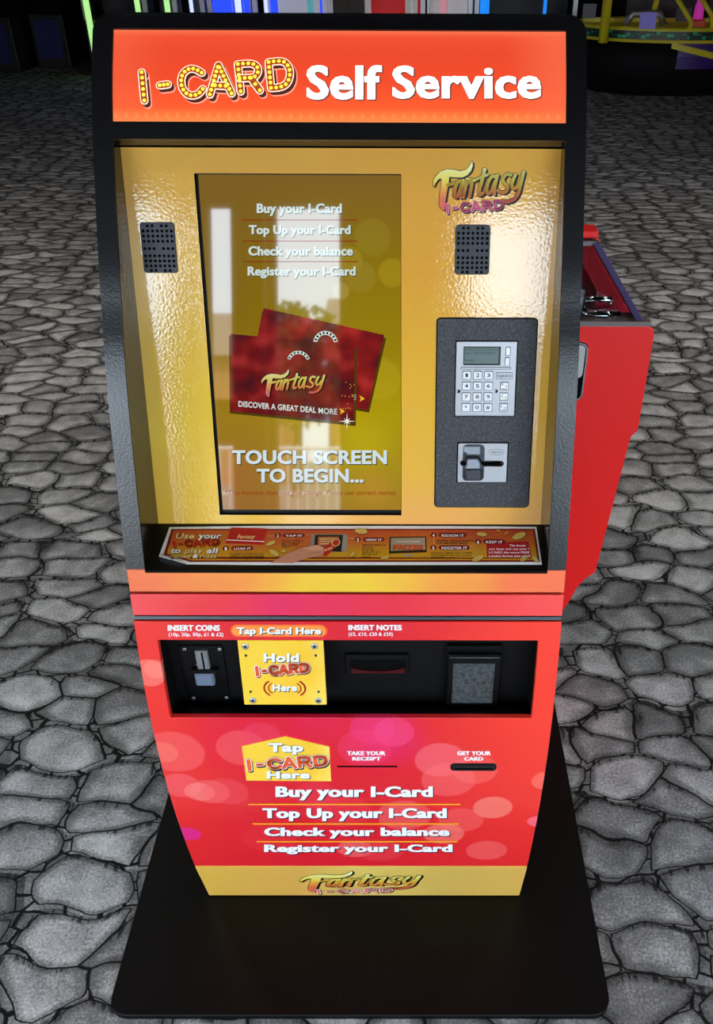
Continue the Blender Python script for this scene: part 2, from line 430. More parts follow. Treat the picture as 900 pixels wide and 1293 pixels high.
# the red front graphic: warm red with magenta middle and soft circles
def red_graphic():
    m = mat('red_bokeh_graphic', (226, 40, 46), .33, coat=.35, coat_rough=.12)
    uv = uvnode(m); b = bsdf(m)
    sep = N(m, 'ShaderNodeSeparateXYZ'); L(m, uv, sep.inputs[0])
    xf = maprange(m, sep.outputs[0], .02, .3, 0, 1); xl = maprange(m, sep.outputs[0], -.12, -.3, 0, .6)
    vf = maprange(m, sep.outputs[1], .08, .7, .25, 1)
    col = mix(m, math_node(m, 'MULTIPLY', math_node(m, 'MAXIMUM', xf, xl), vf), lin((222, 30, 44)), lin((250, 62, 44)))
    for px, py, r, c, a in [(490, 935, 70, (232, 34, 110), .5), (300, 930, 90, (228, 26, 66), .5), (400, 905, 70, (228, 26, 84), .5), (238, 1053, 17, (224, 40, 130), .9),
        (220, 950, 40, (255, 110, 110), .38), (206, 950, 20, (255, 130, 110), .4), (305, 945, 34, (255, 110, 110), .34), (330, 930, 26, (236, 60, 90), .5), (228, 992, 26, (255, 110, 116), .38), (265, 1000, 26, (255, 120, 116), .36), (252, 1000, 20, (255, 140, 130), .4), (285, 1000, 30, (244, 84, 92), .35),
        (470, 920, 30, (246, 60, 130), .35), (497, 925, 27, (255, 84, 140), .32), (460, 945, 36, (246, 60, 110), .35), (556, 960, 34, (255, 120, 130), .42), (566, 985, 36, (255, 112, 112), .38), (600, 972, 30, (255, 120, 110), .3), (622, 1020, 26, (255, 150, 130), .45), (614, 1074, 27, (255, 120, 116), .35),
        (582, 1036, 30, (255, 110, 104), .34), (560, 1053, 27, (255, 140, 126), .4), (510, 1030, 36, (255, 120, 116), .34), (448, 1072, 24, (255, 130, 126), .4), (400, 1005, 30, (240, 60, 76), .4), (690, 986, 20, (255, 130, 110), .45), (679, 1037, 14, (255, 130, 150), .5),
        (188, 850, 22, (255, 140, 124), .5), (196, 845, 15, (255, 150, 130), .4), (430, 1024, 40, (246, 64, 80), .3), (340, 1060, 36, (240, 56, 66), .3), (480, 1075, 30, (246, 76, 84), .3)]:
        c0 = FRONT.uv(px, py); c1 = FRONT.uv(px+r, py)
        col = blob(m, uv, col, c0, abs(c1[0]-c0[0]), c, a, .1 if r < 45 else .9)
    L(m, col, b.inputs['Base Color'])
    return m
M['red_graphic'] = red_graphic()
def fascia(name, stops, dark=None):
    m = mat(name, (240, 120, 50), .33, coat=.35, coat_rough=.1)
    uv = uvnode(m); sep = N(m, 'ShaderNodeSeparateXYZ'); L(m, uv, sep.inputs[0])
    nz = N(m, 'ShaderNodeTexNoise'); nz.inputs['Scale'].default_value = 9; L(m, uv, nz.inputs['Vector'])
    t = math_node(m, 'ADD', maprange(m, sep.outputs[0], -.3, .3, 0, 1, False), math_node(m, 'MULTIPLY', math_node(m, 'SUBTRACT', nz.outputs['Fac'], .5), .25), True)
    L(m, ramp(m, t, stops), bsdf(m).inputs['Base Color']); return m
M['orange_fascia'] = fascia('orange_yellow_graphic', [(0, (244, 112, 72)), (.25, (244, 150, 60)), (.42, (240, 190, 50)), (.55, (240, 196, 54)), (.7, (244, 160, 66)), (.85, (248, 120, 70)), (1, (250, 116, 74))])
M['red_fascia'] = fascia('crimson_graphic', [(0, (246, 84, 84)), (.15, (236, 56, 62)), (.35, (228, 40, 90)), (.6, (232, 48, 66)), (.85, (248, 70, 72)), (1, (250, 80, 76))])
M['band_gold'] = fascia('gold_band_graphic', [(0, (226, 178, 74)), (.3, (226, 170, 80)), (.5, (228, 196, 96)), (.75, (214, 176, 84)), (1, (224, 176, 84))])
M['plate_yellow'] = fascia('yellow_plate_graphic', [(.3, (250, 204, 60)), (.40, (250, 196, 50)), (.47, (255, 226, 110)), (.53, (252, 214, 66)), (.60, (255, 226, 96)), (1, (250, 214, 60))])
def gold_panel_mat():
    m = mat('gold_orange_peel_panel', (206, 150, 62), .06, spec=1.0)
    uv = uvnode(m); b = bsdf(m)
    sep = N(m, 'ShaderNodeSeparateXYZ'); L(m, uv, sep.inputs[0])
    v = maprange(m, sep.outputs[1], 0, .5, 0, 1, False)
    c1 = ramp(m, v, [(0, (238, 188, 66)), (.25, (238, 198, 64)), (.6, (228, 180, 66)), (.85, (222, 168, 72)), (1, (220, 164, 76))])
    c2 = ramp(m, v, [(0, (242, 172, 96)), (.15, (238, 182, 72)), (.4, (238, 180, 62)), (.7, (230, 166, 64)), (1, (224, 164, 72))])
    col = mix(m, maprange(m, sep.outputs[0], -.24, .1, 0, 1), c1, c2)
    nz = N(m, 'ShaderNodeTexNoise'); nz.inputs['Scale'].default_value = 7; L(m, uv, nz.inputs['Vector'])
    col = mix(m, maprange(m, nz.outputs['Fac'], .45, .7, 0, .4), col, lin((236, 186, 84)))
    L(m, col, b.inputs['Base Color'])
    vz = N(m, 'ShaderNodeTexNoise'); vz.inputs['Scale'].default_value = 260; vz.inputs['Detail'].default_value = 1.5; L(m, uv, vz.inputs['Vector'])
    bp = N(m, 'ShaderNodeBump'); bp.inputs['Strength'].default_value = .2; bp.inputs['Distance'].default_value = .0006
    L(m, vz.outputs['Fac'], bp.inputs['Height']); L(m, bp.outputs['Normal'], b.inputs['Normal'])
    return m
M['gold'] = gold_panel_mat()
def glow(name, rgb, es=1.0): return mat(name, (0, 0, 0), .04, emit=rgb, es=es)
def sign_mat():
    m = mat('lit_orange_acrylic', (120, 20, 8), .25, emit=(240, 80, 45), es=.93)
    uv = uvnode(m); b = bsdf(m); sep = N(m, 'ShaderNodeSeparateXYZ'); L(m, uv, sep.inputs[0])
    v0 = FRONT.uv(400, 154)[1]; v1 = FRONT.uv(400, 37)[1]
    t = maprange(m, sep.outputs[1], v0, v1, 0, 1, False)
    col = ramp(m, t, [(0, (255, 150, 84)), (.05, (255, 136, 70)), (.16, (250, 96, 50)), (.45, (236, 78, 44)), (.75, (230, 76, 46)), (.93, (236, 84, 52)), (1, (250, 120, 80))])
    e = maprange(m, sep.outputs[0], .19, .275, 0, .55)
    e2 = maprange(m, sep.outputs[0], -.2, -.275, 0, .3)
    col = mix(m, math_node(m, 'MAXIMUM', e, e2), col, lin((250, 122, 84)))
    # the row of small lamps behind the lower edge
    wv = math_node(m, 'SINE', math_node(m, 'MULTIPLY', sep.outputs[0], 2*math.pi/.0125))
    f = math_node(m, 'MULTIPLY', maprange(m, wv, 0, 1, 0, .22), math_node(m, 'MULTIPLY', maprange(m, t, .03, .06, 0, 1), maprange(m, t, .12, .08, 0, 1)))
    col = mix(m, f, col, lin((255, 190, 110)))
    L(m, col, b.inputs['Emission Color']); return m
M['sign'] = sign_mat()
M['sign_white'] = mat('lit_white_lettering', (230, 236, 240), .25, emit=(236, 246, 250), es=1.0)
M['sign_shadow'] = mat('lit_lettering_shadow', (80, 30, 20), .25, emit=(128, 70, 62), es=.9)
M['sign_brown'] = mat('bulb_letter_side', (60, 26, 20), .3, emit=(74, 36, 30), es=.9)
M['sign_rim'] = mat('bulb_letter_rim', (230, 200, 180), .3, emit=(255, 226, 208), es=1.0)
M['sign_rim2'] = mat('bulb_letter_outline', (200, 120, 100), .3, emit=(236, 150, 124), es=1.0)
M['sign_face'] = mat('bulb_letter_face', (110, 46, 10), .3, emit=(164, 74, 22), es=.85)
M['sign_bulb'] = mat('bulb_letter_lamps', (255, 200, 60), .3, emit=(255, 214, 70), es=1.1)
def screen_mat():
    m = mat('lit_olive_screen', (0, 0, 0), .03, emit=(150, 126, 30), es=1.0)
    uv = uvnode(m); b = bsdf(m); sep = N(m, 'ShaderNodeSeparateXYZ'); L(m, uv, sep.inputs[0])
    v = maprange(m, sep.outputs[1], .0, .5, 0, 1, False)
    col = ramp(m, v, [(0, (160, 118, 40)), (.16, (166, 140, 30)), (.32, (172, 150, 12)), (.5, (150, 126, 14)), (.75, (134, 110, 18)), (.97, (124, 92, 40))])
    lcol = ramp(m, v, [(0, (150, 96, 50)), (.3, (150, 112, 30)), (.6, (124, 96, 12)), (1, (122, 92, 40))])
    col = mix(m, maprange(m, sep.outputs[0], .0, -.15, 0, .8), col, lcol)
    for px, py, r, c, a in [(460, 560, 50, (190, 170, 20), .6), (440, 330, 20, (160, 140, 40), .5), (470, 300, 26, (150, 130, 40), .4), (495, 345, 20, (170, 146, 30), .5), (455, 350, 22, (150, 130, 40), .5), (430, 368, 12, (170, 150, 70), .5), (300, 600, 40, (160, 100, 50), .5), (480, 480, 30, (180, 160, 30), .4), (470, 620, 40, (190, 140, 50), .5)]:
        c0 = GOLD.uv(px, py); c1 = GOLD.uv(px+r, py)
        col = blob(m, uv, col, c0, abs(c1[0]-c0[0]), c, a, .25 if r < 40 else .9)
    L(m, col, b.inputs['Emission Color']); b.inputs['Specular IOR Level'].default_value = 1.0
    return m
M['screen'] = screen_mat()
def card_mat(name, S, a, bx, hi, lo, dark, emis):
    m = mat(name, (0, 0, 0) if emis else (150, 20, 26), .04 if emis else .3, emit=(120, 20, 20) if emis else None)
    uv = uvnode(m); b = bsdf(m)
    nz = N(m, 'ShaderNodeTexNoise'); nz.inputs['Scale'].default_value = 28; nz.inputs['Detail'].default_value = 1; L(m, uv, nz.inputs['Vector'])
    col = ramp(m, nz.outputs['Fac'], [(.3, dark), (.52, lo), (.72, hi)])
    L(m, col, b.inputs['Emission Color' if emis else 'Base Color']); return m
M['card'] = card_mat('screen_card_red', GOLD, 0, 0, (160, 46, 44), (112, 22, 24), (74, 20, 28), True)
M['card2'] = card_mat('screen_card_red_behind', GOLD, 0, 0, (168, 44, 40), (128, 26, 26), (84, 20, 28), True)
M['g_white'] = glow('screen_white', (204, 218, 214)); M['g_shadow'] = glow('screen_text_shadow', (76, 74, 40), .8)
M['g_line'] = glow('screen_red_line', (140, 30, 16)); M['g_notice'] = glow('screen_notice', (150, 64, 22)); M['g_edge'] = glow('screen_card_shadow', (84, 66, 14), .8)
M['g_yellow'] = glow('screen_yellow', (230, 190, 40)); M['g_bright'] = glow('screen_bright', (240, 240, 220)); M['g_dark'] = glow('screen_dark', (26, 12, 12), .6)
M['g_blue'] = glow('screen_pale_blue', (206, 222, 228))
def logo_mat(name, emis=False, dim=1.0):
    m = mat(name, (220, 170, 60), .3, emit=(200, 160, 60) if emis else None)
    if emis: bsdf(m).inputs['Base Color'].default_value = (0, 0, 0, 1)
    uv = uvnode(m); sep = N(m, 'ShaderNodeSeparateXYZ'); L(m, uv, sep.inputs[0])
    q = lambda c: tuple(int(x*dim) for x in c)
    col = ramp(m, sep.outputs[1], [(0, q((220, 92, 92))), (.25, q((226, 104, 60))), (.45, q((230, 160, 60))), (.6, q((232, 206, 74))), (.8, q((236, 226, 130))), (1, q((250, 246, 214)))])
    L(m, col, bsdf(m).inputs['Emission Color' if emis else 'Base Color']); return m
M['logo'] = logo_mat('logo_blend'); M['g_logo'] = logo_mat('screen_logo_blend', True, .85)
M['lcd'] = mat('grey_green_display', (96, 112, 110), .12, emit=(80, 96, 96), es=.35)
M['lcd_ink'] = mat('display_digits', (30, 40, 42), .3)
def sticker_mat():
    m = mat('orange_sticker_print', (196, 90, 40), .3)
    uv = uvnode(m); sep = N(m, 'ShaderNodeSeparateXYZ'); L(m, uv, sep.inputs[0])
    v = maprange(m, sep.outputs[1], .008, .08, 0, 1, False)
    nz = N(m, 'ShaderNodeTexNoise'); nz.inputs['Scale'].default_value = 14; L(m, uv, nz.inputs['Vector'])
    t = math_node(m, 'ADD', v, math_node(m, 'MULTIPLY', math_node(m, 'SUBTRACT', nz.outputs['Fac'], .5), .7), True)
    L(m, ramp(m, t, [(0, (214, 160, 20)), (.3, (206, 150, 30)), (.6, (206, 104, 40)), (1, (190, 66, 36))]), bsdf(m).inputs['Base Color']); return m
M['sticker'] = sticker_mat()

#ROOM
def floor_mat():
    m = mat('cobble_print_carpet', (90, 90, 90), .85, spec=.2)
    b = bsdf(m); geo = N(m, 'ShaderNodeNewGeometry')
    nz = N(m, 'ShaderNodeTexNoise'); nz.inputs['Scale'].default_value = 8; nz.inputs['Detail'].default_value = .5
    L(m, geo.outputs['Position'], nz.inputs['Vector'])
    n2 = N(m, 'ShaderNodeTexNoise'); n2.inputs['Scale'].default_value = 30; n2.inputs['Detail'].default_value = 2; L(m, geo.outputs['Position'], n2.inputs['Vector'])
    def warp(vec, n, amt):
        s1 = N(m, 'ShaderNodeVectorMath', operation='SUBTRACT'); L(m, n.outputs['Color'], s1.inputs[0]); s1.inputs[1].default_value = (.5, .5, .5)
        s2 = N(m, 'ShaderNodeVectorMath', operation='SCALE'); L(m, s1.outputs[0], s2.inputs[0]); s2.inputs['Scale'].default_value = amt
        a = N(m, 'ShaderNodeVectorMath', operation='ADD'); L(m, vec, a.inputs[0]); L(m, s2.outputs[0], a.inputs[1]); return a.outputs[0]
    v = warp(geo.outputs['Position'], nz, .075); v = warp(v, n2, .007)
    mp = N(m, 'ShaderNodeVectorMath', operation='MULTIPLY'); L(m, v, mp.inputs[0]); mp.inputs[1].default_value = (6.2, 10.8, 0)
    ve = N(m, 'ShaderNodeTexVoronoi', feature='DISTANCE_TO_EDGE', voronoi_dimensions='2D'); ve.inputs['Randomness'].default_value = .78
    vf = N(m, 'ShaderNodeTexVoronoi', feature='F1', voronoi_dimensions='2D'); vf.inputs['Randomness'].default_value = .78
    for q in (ve, vf): q.inputs['Scale'].default_value = 1; L(m, mp.outputs[0], q.inputs['Vector'])
    pen = math_node(m, 'MULTIPLY', math_node(m, 'MAXIMUM', math_node(m, 'SUBTRACT', vf.outputs['Distance'], .47), 0), .40)
    d = math_node(m, 'SUBTRACT', ve.outputs['Distance'], pen)
    stone = maprange(m, d, .010, .036, 0, 1)
    # small filler stones in the wider gaps
    ms = N(m, 'ShaderNodeVectorMath', operation='MULTIPLY'); L(m, v, ms.inputs[0]); ms.inputs[1].default_value = (17, 27, 0)
    v2 = N(m, 'ShaderNodeTexVoronoi', feature='DISTANCE_TO_EDGE', voronoi_dimensions='2D'); v2.inputs['Scale'].default_value = 1; v2.inputs['Randomness'].default_value = .8; L(m, ms.outputs[0], v2.inputs['Vector'])
    fill = math_node(m, 'MULTIPLY', maprange(m, v2.outputs['Distance'], .05, .10, 0, 1), maprange(m, d, -.006, -.016, 0, 1))
    stone = math_node(m, 'MAXIMUM', stone, fill)
    # how far towards the upper edge of its stone a point lies
    sp_ = N(m, 'ShaderNodeVectorMath', operation='SUBTRACT'); L(m, mp.outputs[0], sp_.inputs[0]); L(m, vf.outputs['Position'], sp_.inputs[1])
    sy_ = N(m, 'ShaderNodeSeparateXYZ'); L(m, sp_.outputs[0], sy_.inputs[0]); topness = sy_.outputs[1]
    g = N(m, 'ShaderNodeTexNoise'); g.inputs['Scale'].default_value = 190; g.inputs['Detail'].default_value = 4; g.inputs['Roughness'].default_value = .75; L(m, geo.outputs['Position'], g.inputs['Vector'])
    sh = N(m, 'ShaderNodeTexNoise'); sh.inputs['Scale'].default_value = 16; sh.inputs['Detail'].default_value = 3; L(m, geo.outputs['Position'], sh.inputs['Vector'])
    sepc = N(m, 'ShaderNodeSeparateColor'); L(m, vf.outputs['Color'], sepc.inputs[0])
    t = math_node(m, 'ADD', math_node(m, 'MULTIPLY', g.outputs['Fac'], .62), math_node(m, 'MULTIPLY', sepc.outputs[0], .16))
    t = math_node(m, 'ADD', t, math_node(m, 'MULTIPLY', sh.outputs['Fac'], .32))
    t = math_node(m, 'ADD', t, maprange(m, d, .04, .2, -.1, .04))
    t = math_node(m, 'SUBTRACT', t, math_node(m, 'MULTIPLY', topness, .09))
    sc = ramp(m, t, [(.30, (52, 52, 52)), (.54, (130, 131, 132)), (.78, (228, 229, 231))])
    # printed cracks and drips that run into the stones
    wv = N(m, 'ShaderNodeTexNoise'); wv.inputs['Scale'].default_value = 1; wv.inputs['Detail'].default_value = 2.5
    wm_ = N(m, 'ShaderNodeVectorMath', operation='MULTIPLY'); L(m, geo.outputs['Position'], wm_.inputs[0]); wm_.inputs[1].default_value = (75, 13, 0); L(m, wm_.outputs[0], wv.inputs['Vector'])
    crack = math_node(m, 'MULTIPLY', maprange(m, wv.outputs['Fac'], .55, .60, 0, 1), math_node(m, 'MULTIPLY', maprange(m, d, .17, .07, 0, 1), maprange(m, topness, .12, .24, 0, 1)))
    sc = mix(m, math_node(m, 'MULTIPLY', crack, .85), sc, lin((26, 26, 26)))
    L(m, mix(m, stone, lin((18, 18, 18)), sc), b.inputs['Base Color'])
    return m
def struct(mb, name, **k):
    o = mb.obj(name, **k); o['kind'] = 'structure'; return o
mb = MB(); mb.box((-9, WALL_Y, -.08), (9, 17, 0), floor_mat()); struct(mb, 'floor')
M['wall_dark'] = mat('dark_arcade_wall', (16, 15, 18), .8)
M['ceil_dark'] = mat('dark_ceiling', (12, 12, 13), .9)
mb = MB(); mb.box((-9, WALL_Y, 3.2), (9, 17, 3.3), M['ceil_dark']); struct(mb, 'ceiling')
mb = MB(); mb.box((-9.1, WALL_Y, 0), (-9, 17, 3.2), M['wall_dark']); struct(mb, 'wall_left')
mb = MB(); mb.box((9, WALL_Y, 0), (9.1, 17, 3.2), M['wall_dark']); struct(mb, 'wall_right')
mb = MB(); mb.box((-9.1, 17, 0), (9.1, 17.1, 3.2), M['wall_dark']); struct(mb, 'wall_back')
# the shop front behind the photographer: openings to the street between dark piers, some of them added
mb = MB()
HEAD = 2.28
for x0, x1 in ((-9.1, -5.2), (-1.22, -1.02), (-.89, -.80), (-.785, -.72), (-.70, -.655), (-.30, .40), (.88, 1.15), (5.2, 9.1)):  # middle pier is added in place of the camera operator's dark silhouette
    mb.box((x0, WALL_Y-.12, 0), (x1, WALL_Y, HEAD), M['wall_dark'])
mb.box((-9.1, WALL_Y-.12, HEAD), (9.1, WALL_Y, 3.2), M['wall_dark'])
mb.box((.40, WALL_Y-.12, 0), (.80, WALL_Y, 1.62), M['wall_dark'])  # low block added to darken the lower part of the right-hand reflection
struct(mb, 'wall_front')
# the street outside, seen only as reflections
M['pavement'] = mat('grey_pavement', (120, 118, 114), .8)
mb = MB(); mb.box((-40, -60, -.1), (40, WALL_Y, -.02), M['pavement']); struct(mb, 'ground_outside')
M['brick'] = mat('brick', (176, 112, 70), .8)
def brick():
    m = M['brick']; tc = N(m, 'ShaderNodeTexCoord'); mp = N(m, 'ShaderNodeMapping'); mp.inputs['Rotation'].default_value = (math.radians(90), 0, 0)
    br = N(m, 'ShaderNodeTexBrick'); br.inputs['Scale'].default_value = 3.2; br.inputs['Color1'].default_value = lin((190, 120, 72)); br.inputs['Color2'].default_value = lin((160, 96, 60)); br.inputs['Mortar'].default_value = lin((190, 170, 140))
    L(m, tc.outputs['Object'], mp.inputs[0]); L(m, mp.outputs[0], br.inputs['Vector']); L(m, br.outputs['Color'], bsdf(m).inputs['Base Color'])
brick()
#LATER
# ------------------------------------------------------------------ street outside the entrance
def brick_house(loc, w, h):
    root = empty('brick_house', loc, 'brick house with pale roof across the street, mirrored in the kiosk screen', 'house', 'brick houses across the street')
    x, y, z = loc
    mb = MB(); mb.box((x-w/2, y-4, -.02), (x+w/2, y, h), M['brick']); part(mb, 'wall', root)
    rf = mat('roof_tile', (150, 132, 120), .8)
    mb = MB(); mb.loft([[(x-w/2-.2, y+.3, h), (x-w/2-.2, y-4.3, h), (x-w/2-.2, y-2, h+1.4)], [(x+w/2+.2, y+.3, h), (x+w/2+.2, y-4.3, h), (x+w/2+.2, y-2, h+1.4)]], rf); part(mb, 'roof', root)
    fr = mat('white_frame', (225, 225, 225), .5); gl = mat('dark_pane', (40, 46, 54), .1)
    for wx in (-w/2+1.2, 0, w/2-1.2):
        mb = MB(); mb.box((x+wx-.55, y, 1.0), (x+wx+.55, y+.06, 2.2), fr); f = part(mb, 'window', root)
        mb = MB(); mb.box((x+wx-.47, y+.06, 1.08), (x+wx+.47, y+.07, 2.12), gl); part(mb, 'pane', f)
    return root
brick_house((-4.9, -20, 0), 3.4, 3.3)
h2 = brick_house((-.3, -24, 0), 4.2, 4.4); h2['label'] = 'taller brick house to the right of the street tree, mirrored in the screen'
def street_tree(loc, hgt):
    root = empty('street_tree', loc, 'leafy green tree on the pavement, mirrored in the kiosk screen', 'tree')
    x, y, z = loc
    bark = mat('bark', (70, 54, 40), .9); leaf = mat('leaf_green', (92, 120, 44), .7)
    mb = MB(); mb.tube([(x, y, -.02), (x+.05, y, hgt*.4), (x-.04, y, hgt*.7)], .11, bark, 10, .05); part(mb, 'trunk', root, True)
    mb = MB()
    for k in range(2600):
        a = random.random()*6.283; b = math.acos(random.uniform(-1, 1)); r = random.random()**.4
        p = Vector((x+1.25*r*math.sin(b)*math.cos(a), y+1.1*r*math.sin(b)*math.sin(a), hgt*.72+1.25*r*math.cos(b)))
        u = Vector((random.gauss(0, 1), random.gauss(0, 1), random.gauss(0, 1))).normalized(); w = u.orthogonal().normalized(); s = random.uniform(.06, .13)
        mb.poly([p-u*s, p+w*s*.6, p+u*s, p-w*s*.6], leaf)
    part(mb, 'foliage', root)
street_tree((-2.2, -15, 0), 3.6)
rl = empty('street_railing', (-2.5, -11, 0), 'thin white railing along the pavement, mirrored low in the screen', 'railing')
wm = mat('white_paint', (230, 230, 228), .5)
mb = MB()
for z in (.25, .95): mb.tube([(-6, -11, z), (2, -11, z)], .025, wm)
part(mb, 'rail', rl)
mb = MB()
for k in range(54): mb.tube([(-6+k*.15, -11, -.02), (-6+k*.15, -11, 1.0)], .012, wm, 6)
part(mb, 'bars', rl)

# ------------------------------------------------------------------ the self service kiosk
K = empty('self_service_kiosk', (0, 1.2, 0), 'red and gold self-service card kiosk with lit orange sign and portrait touch screen', 'kiosk')
BACK = 1.42
# floor plate
BP = Plane((.0017, .7283, .0), (1, 0, 0), (0, 1, 0)); BP.Nn = np.array([0, 0, 1.0])
mb = MB(); mb.plate(BP, [(rr(-.4363, 0, .4363, .80, .034, 8), .0005), (rr(-.4363, 0, .4363, .80, .034, 8), .0105), (rr(-.4347, .0016, .4347, .7984, .0325, 8), .012)], M['plate_black'])
part(mb, 'base_plate', K, label='wide black floor plate with rounded corners')
mb = MB(); mb.box((-.297, .955, .012), (.297, 1.38, .018), mat('dusty_seal', (50, 48, 46), .9)); part(mb, 'floor_seal', K)
# lower body
vz = FRONT.v_of_z
def prof_line(v0, v1, n, h):
    return [FRONT.pt(0, v0+(v1-v0)*k/n, h)[1:] for k in range(n+1)]
TH = outline(FRONT, [(199.2, 808.6), (679.3, 809), (671, 907), (215.4, 906.3)])
tu0, tu1 = (TH[0][0]+TH[3][0])/2, (TH[1][0]+TH[2][0])/2; tv0, tv1 = (TH[2][1]+TH[3][1])/2, (TH[0][1]+TH[1][1])/2
mb = MB()
a = prof_line(vz(.014), tv0-.002, 14, -.012); b = prof_line(tv1+.002, vz(.834), 12, -.012)
side = a+[(TRAY.O[1]+.02, a[-1][1]-.03), (TRAY.O[1]+.02, b[0][1]+.02)]+b+[(1.0, .850), (1.10, .850), (BACK, .850), (BACK, .014)]
mb.loft([[(-.2795, y, z) for y, z in side], [(.2795, y, z) for y, z in side]], M['black_sat'])
part(mb, 'cabinet_body', K)
cheek = prof_line(vz(.014), vz(.834), 30, -.012)+[(1.0, .850), (BACK, .850), (BACK, .014)]
for sgn in (-1, 1):
    mb = MB(); mb.loft([[(sgn*.28, y, z) for y, z in cheek], [(sgn*.2965, y, z) for y, z in cheek]], M['black_sat']); part(mb, 'cabinet_side', K)
# red front door with the opening for the money tray
v0, v1 = vz(.1622), vz(.7575)
vs = sorted(set([v0+(v1-v0)*k/26 for k in range(27)]+[tv0, tv1]))
us = [-.3, tu0, tu1, .3]
mb = MB(); mb.cells(FRONT, us, vs, lambda i, j: not (i == 1 and vs[j] >= tv0-1e-6 and vs[j+1] <= tv1+1e-6), -.010, 0, M['red_graphic'])
front = part(mb, 'front_panel', K, auto=.5, bevel=.0012)
mb = MB(); vs2 = [vz(.0145)+(vz(.1603)-vz(.0145))*k/8 for k in range(9)]
mb.cells(FRONT, [-.3, .3], vs2, lambda i, j: True, -.010, 0, M['band_gold']); plinth = part(mb, 'kick_panel', K, bevel=.001)
mb = MB(); vs2 = [vz(.7655)+(vz(.7992)-vz(.7655))*k/4 for k in range(5)]
mb.cells(FRONT, [-.3, .3], vs2, lambda i, j: True, -.010, 0, M['red_fascia']); part(mb, 'crimson_trim', K, bevel=.0015)
mb = MB(); vs2 = [vz(.8020)+(vz(.836)-vz(.8020))*k/4 for k in range(5)]
mb.cells(FRONT, [-.3, .3], vs2, lambda i, j: True, -.014, 0, M['orange_fascia']); part(mb, 'orange_trim', K, bevel=.0015)
mb = MB(); vq = vz(.7612); mb.cells(FRONT, [-.299, .299], [vq-.0022, vq+.0022], lambda i, j: True, -.012, -.003, M['steel_dark']); part(mb, 'hinge_strip', K)

# upper housing: two side cheeks, header, top and back
vL, vT = vz(.8365), FRONT.S[-1]
RC = .0245
def xo(v):
    d = v-(vT-RC)
    return .3 if d <= 0 else .3-(RC-math.sqrt(max(RC*RC-d*d, 0)))
rows = [vL+(vT-RC-vL)*k/34 for k in range(35)]+[vT-RC+RC*math.sin(math.pi/2*k/8) for k in range(1, 9)]
for sgn in (-1, 1):
    mb = MB(); rings = []
    for v in rows:
        p = FRONT.pt(0, v, 0); zb = min(p[2], 1.452)
        o, i = max(xo(v), .2755), .275
        rings.append([(sgn*o, p[1], p[2]), (sgn*o, BACK, zb), (sgn*i, BACK, zb), (sgn*i, p[1], p[2])])
    mb.loft(rings, M['black_tex']); part(mb, 'side_panel', K, auto=.5)
# golden brown reflections show on these glossy inner faces
for sgn in (-1, 1):
    mb = MB()
    P = [FRONT.pt(0, v, -.002) for v in np.linspace(vL+.004, vz(1.342), 24)]
    Q = [GB+np.array([0, .002, -.002]), GT+np.array([0, .002, 0])]
    pr = [(p[1], p[2]) for p in P]+[(Q[1][1], Q[1][2]), (Q[0][1], Q[0][2])]
    mb.loft([[(sgn*.2746, y, z) for y, z in pr], [(sgn*.2752, y, z) for y, z in pr]], M['black_gloss'])
    part(mb, 'recess_lining', K)
sb0, sb1 = FRONT.uv(400, 154.3)[1], FRONT.uv(400, 37.2)[1]
lip = FRONT.uv(430, 176.5)[1]
us_h = lambda v: [-min(.2752, xo(v)), min(.2752, xo(v))]
hv = [lip+(sb0-lip)*k/4 for k in range(5)]+[sb0+(sb1-sb0)*k/10 for k in range(1, 11)]+[r for r in rows if r > sb1+.002]
mb = MB(); mb.cells(FRONT, us_h, hv, lambda i, j: not (hv[j] >= sb0-1e-6 and hv[j+1] <= sb1+1e-6), -.016, 0, M['black_tex']); header = part(mb, 'header', K, auto=.5)
mb = MB(); pl = FRONT.pt(0, lip, 0)
mb.loft([[(x, pl[1]+.001, pl[2]), (x, GT[1]+.004, GT[2]-.001), (x, GT[1]+.02, GT[2]+.02), (x, pl[1]+.02, pl[2]+.012)] for x in (-.275, .275)], M['black_gloss']); part(mb, 'header_soffit', K)
pt_ = FRONT.pt(0, vT, 0)
mb = MB(); mb.loft([[(x, pt_[1]-.004, pt_[2]-.001), (x, BACK, 1.4525), (x, BACK, 1.440), (x, pt_[1]+.01, pt_[2]-.02)] for x in (-.2757, .2757)], M['black_sat']); part(mb, 'top_panel', K)
mb = MB(); mb.box((-.2755, BACK-.012, .850), (.2755, BACK, 1.445), M['black_sat']); part(mb, 'back_panel', K)
# lit sign
mb = MB(); mb.cells(FRONT, [-.275, -.1, .1, .275], [sb0+(sb1-sb0)*k/10 for k in range(11)], lambda i, j: True, -.012, -.0025, M['sign']); sign = part(mb, 'header_sign', K)
mb = MB(); hh = -.0012
for dx, dy in ((1.2, 1.6), (2.0, .6)):
    letters(mb, FRONT, 'Self', 386.5, 482, 124.8, 82, M['sign_shadow'], hh-.0006,   .024, off=(dx, dy), fat=.8); letters(mb, FRONT, 'Service', 495, 683.5, 123.6, 82.5, M['sign_shadow'], hh-.0006,   .024, off=(dx, dy), fat=.8)
letters(mb, FRONT, 'Self', 386.5, 482, 124.8, 82, M['sign_white'], hh, .024, fat=.75); letters(mb, FRONT, 'Service', 495, 683.5, 123.6, 82.5, M['sign_white'], hh, .024, fat=.75)
part(mb, 'lettering', sign, label='white lit words on the sign')
mb = MB(); box = (175.2, 74, 369.6, 129)
uw = abs(FRONT.uv(300, 100)[0]-FRONT.uv(310.3, 100)[0])
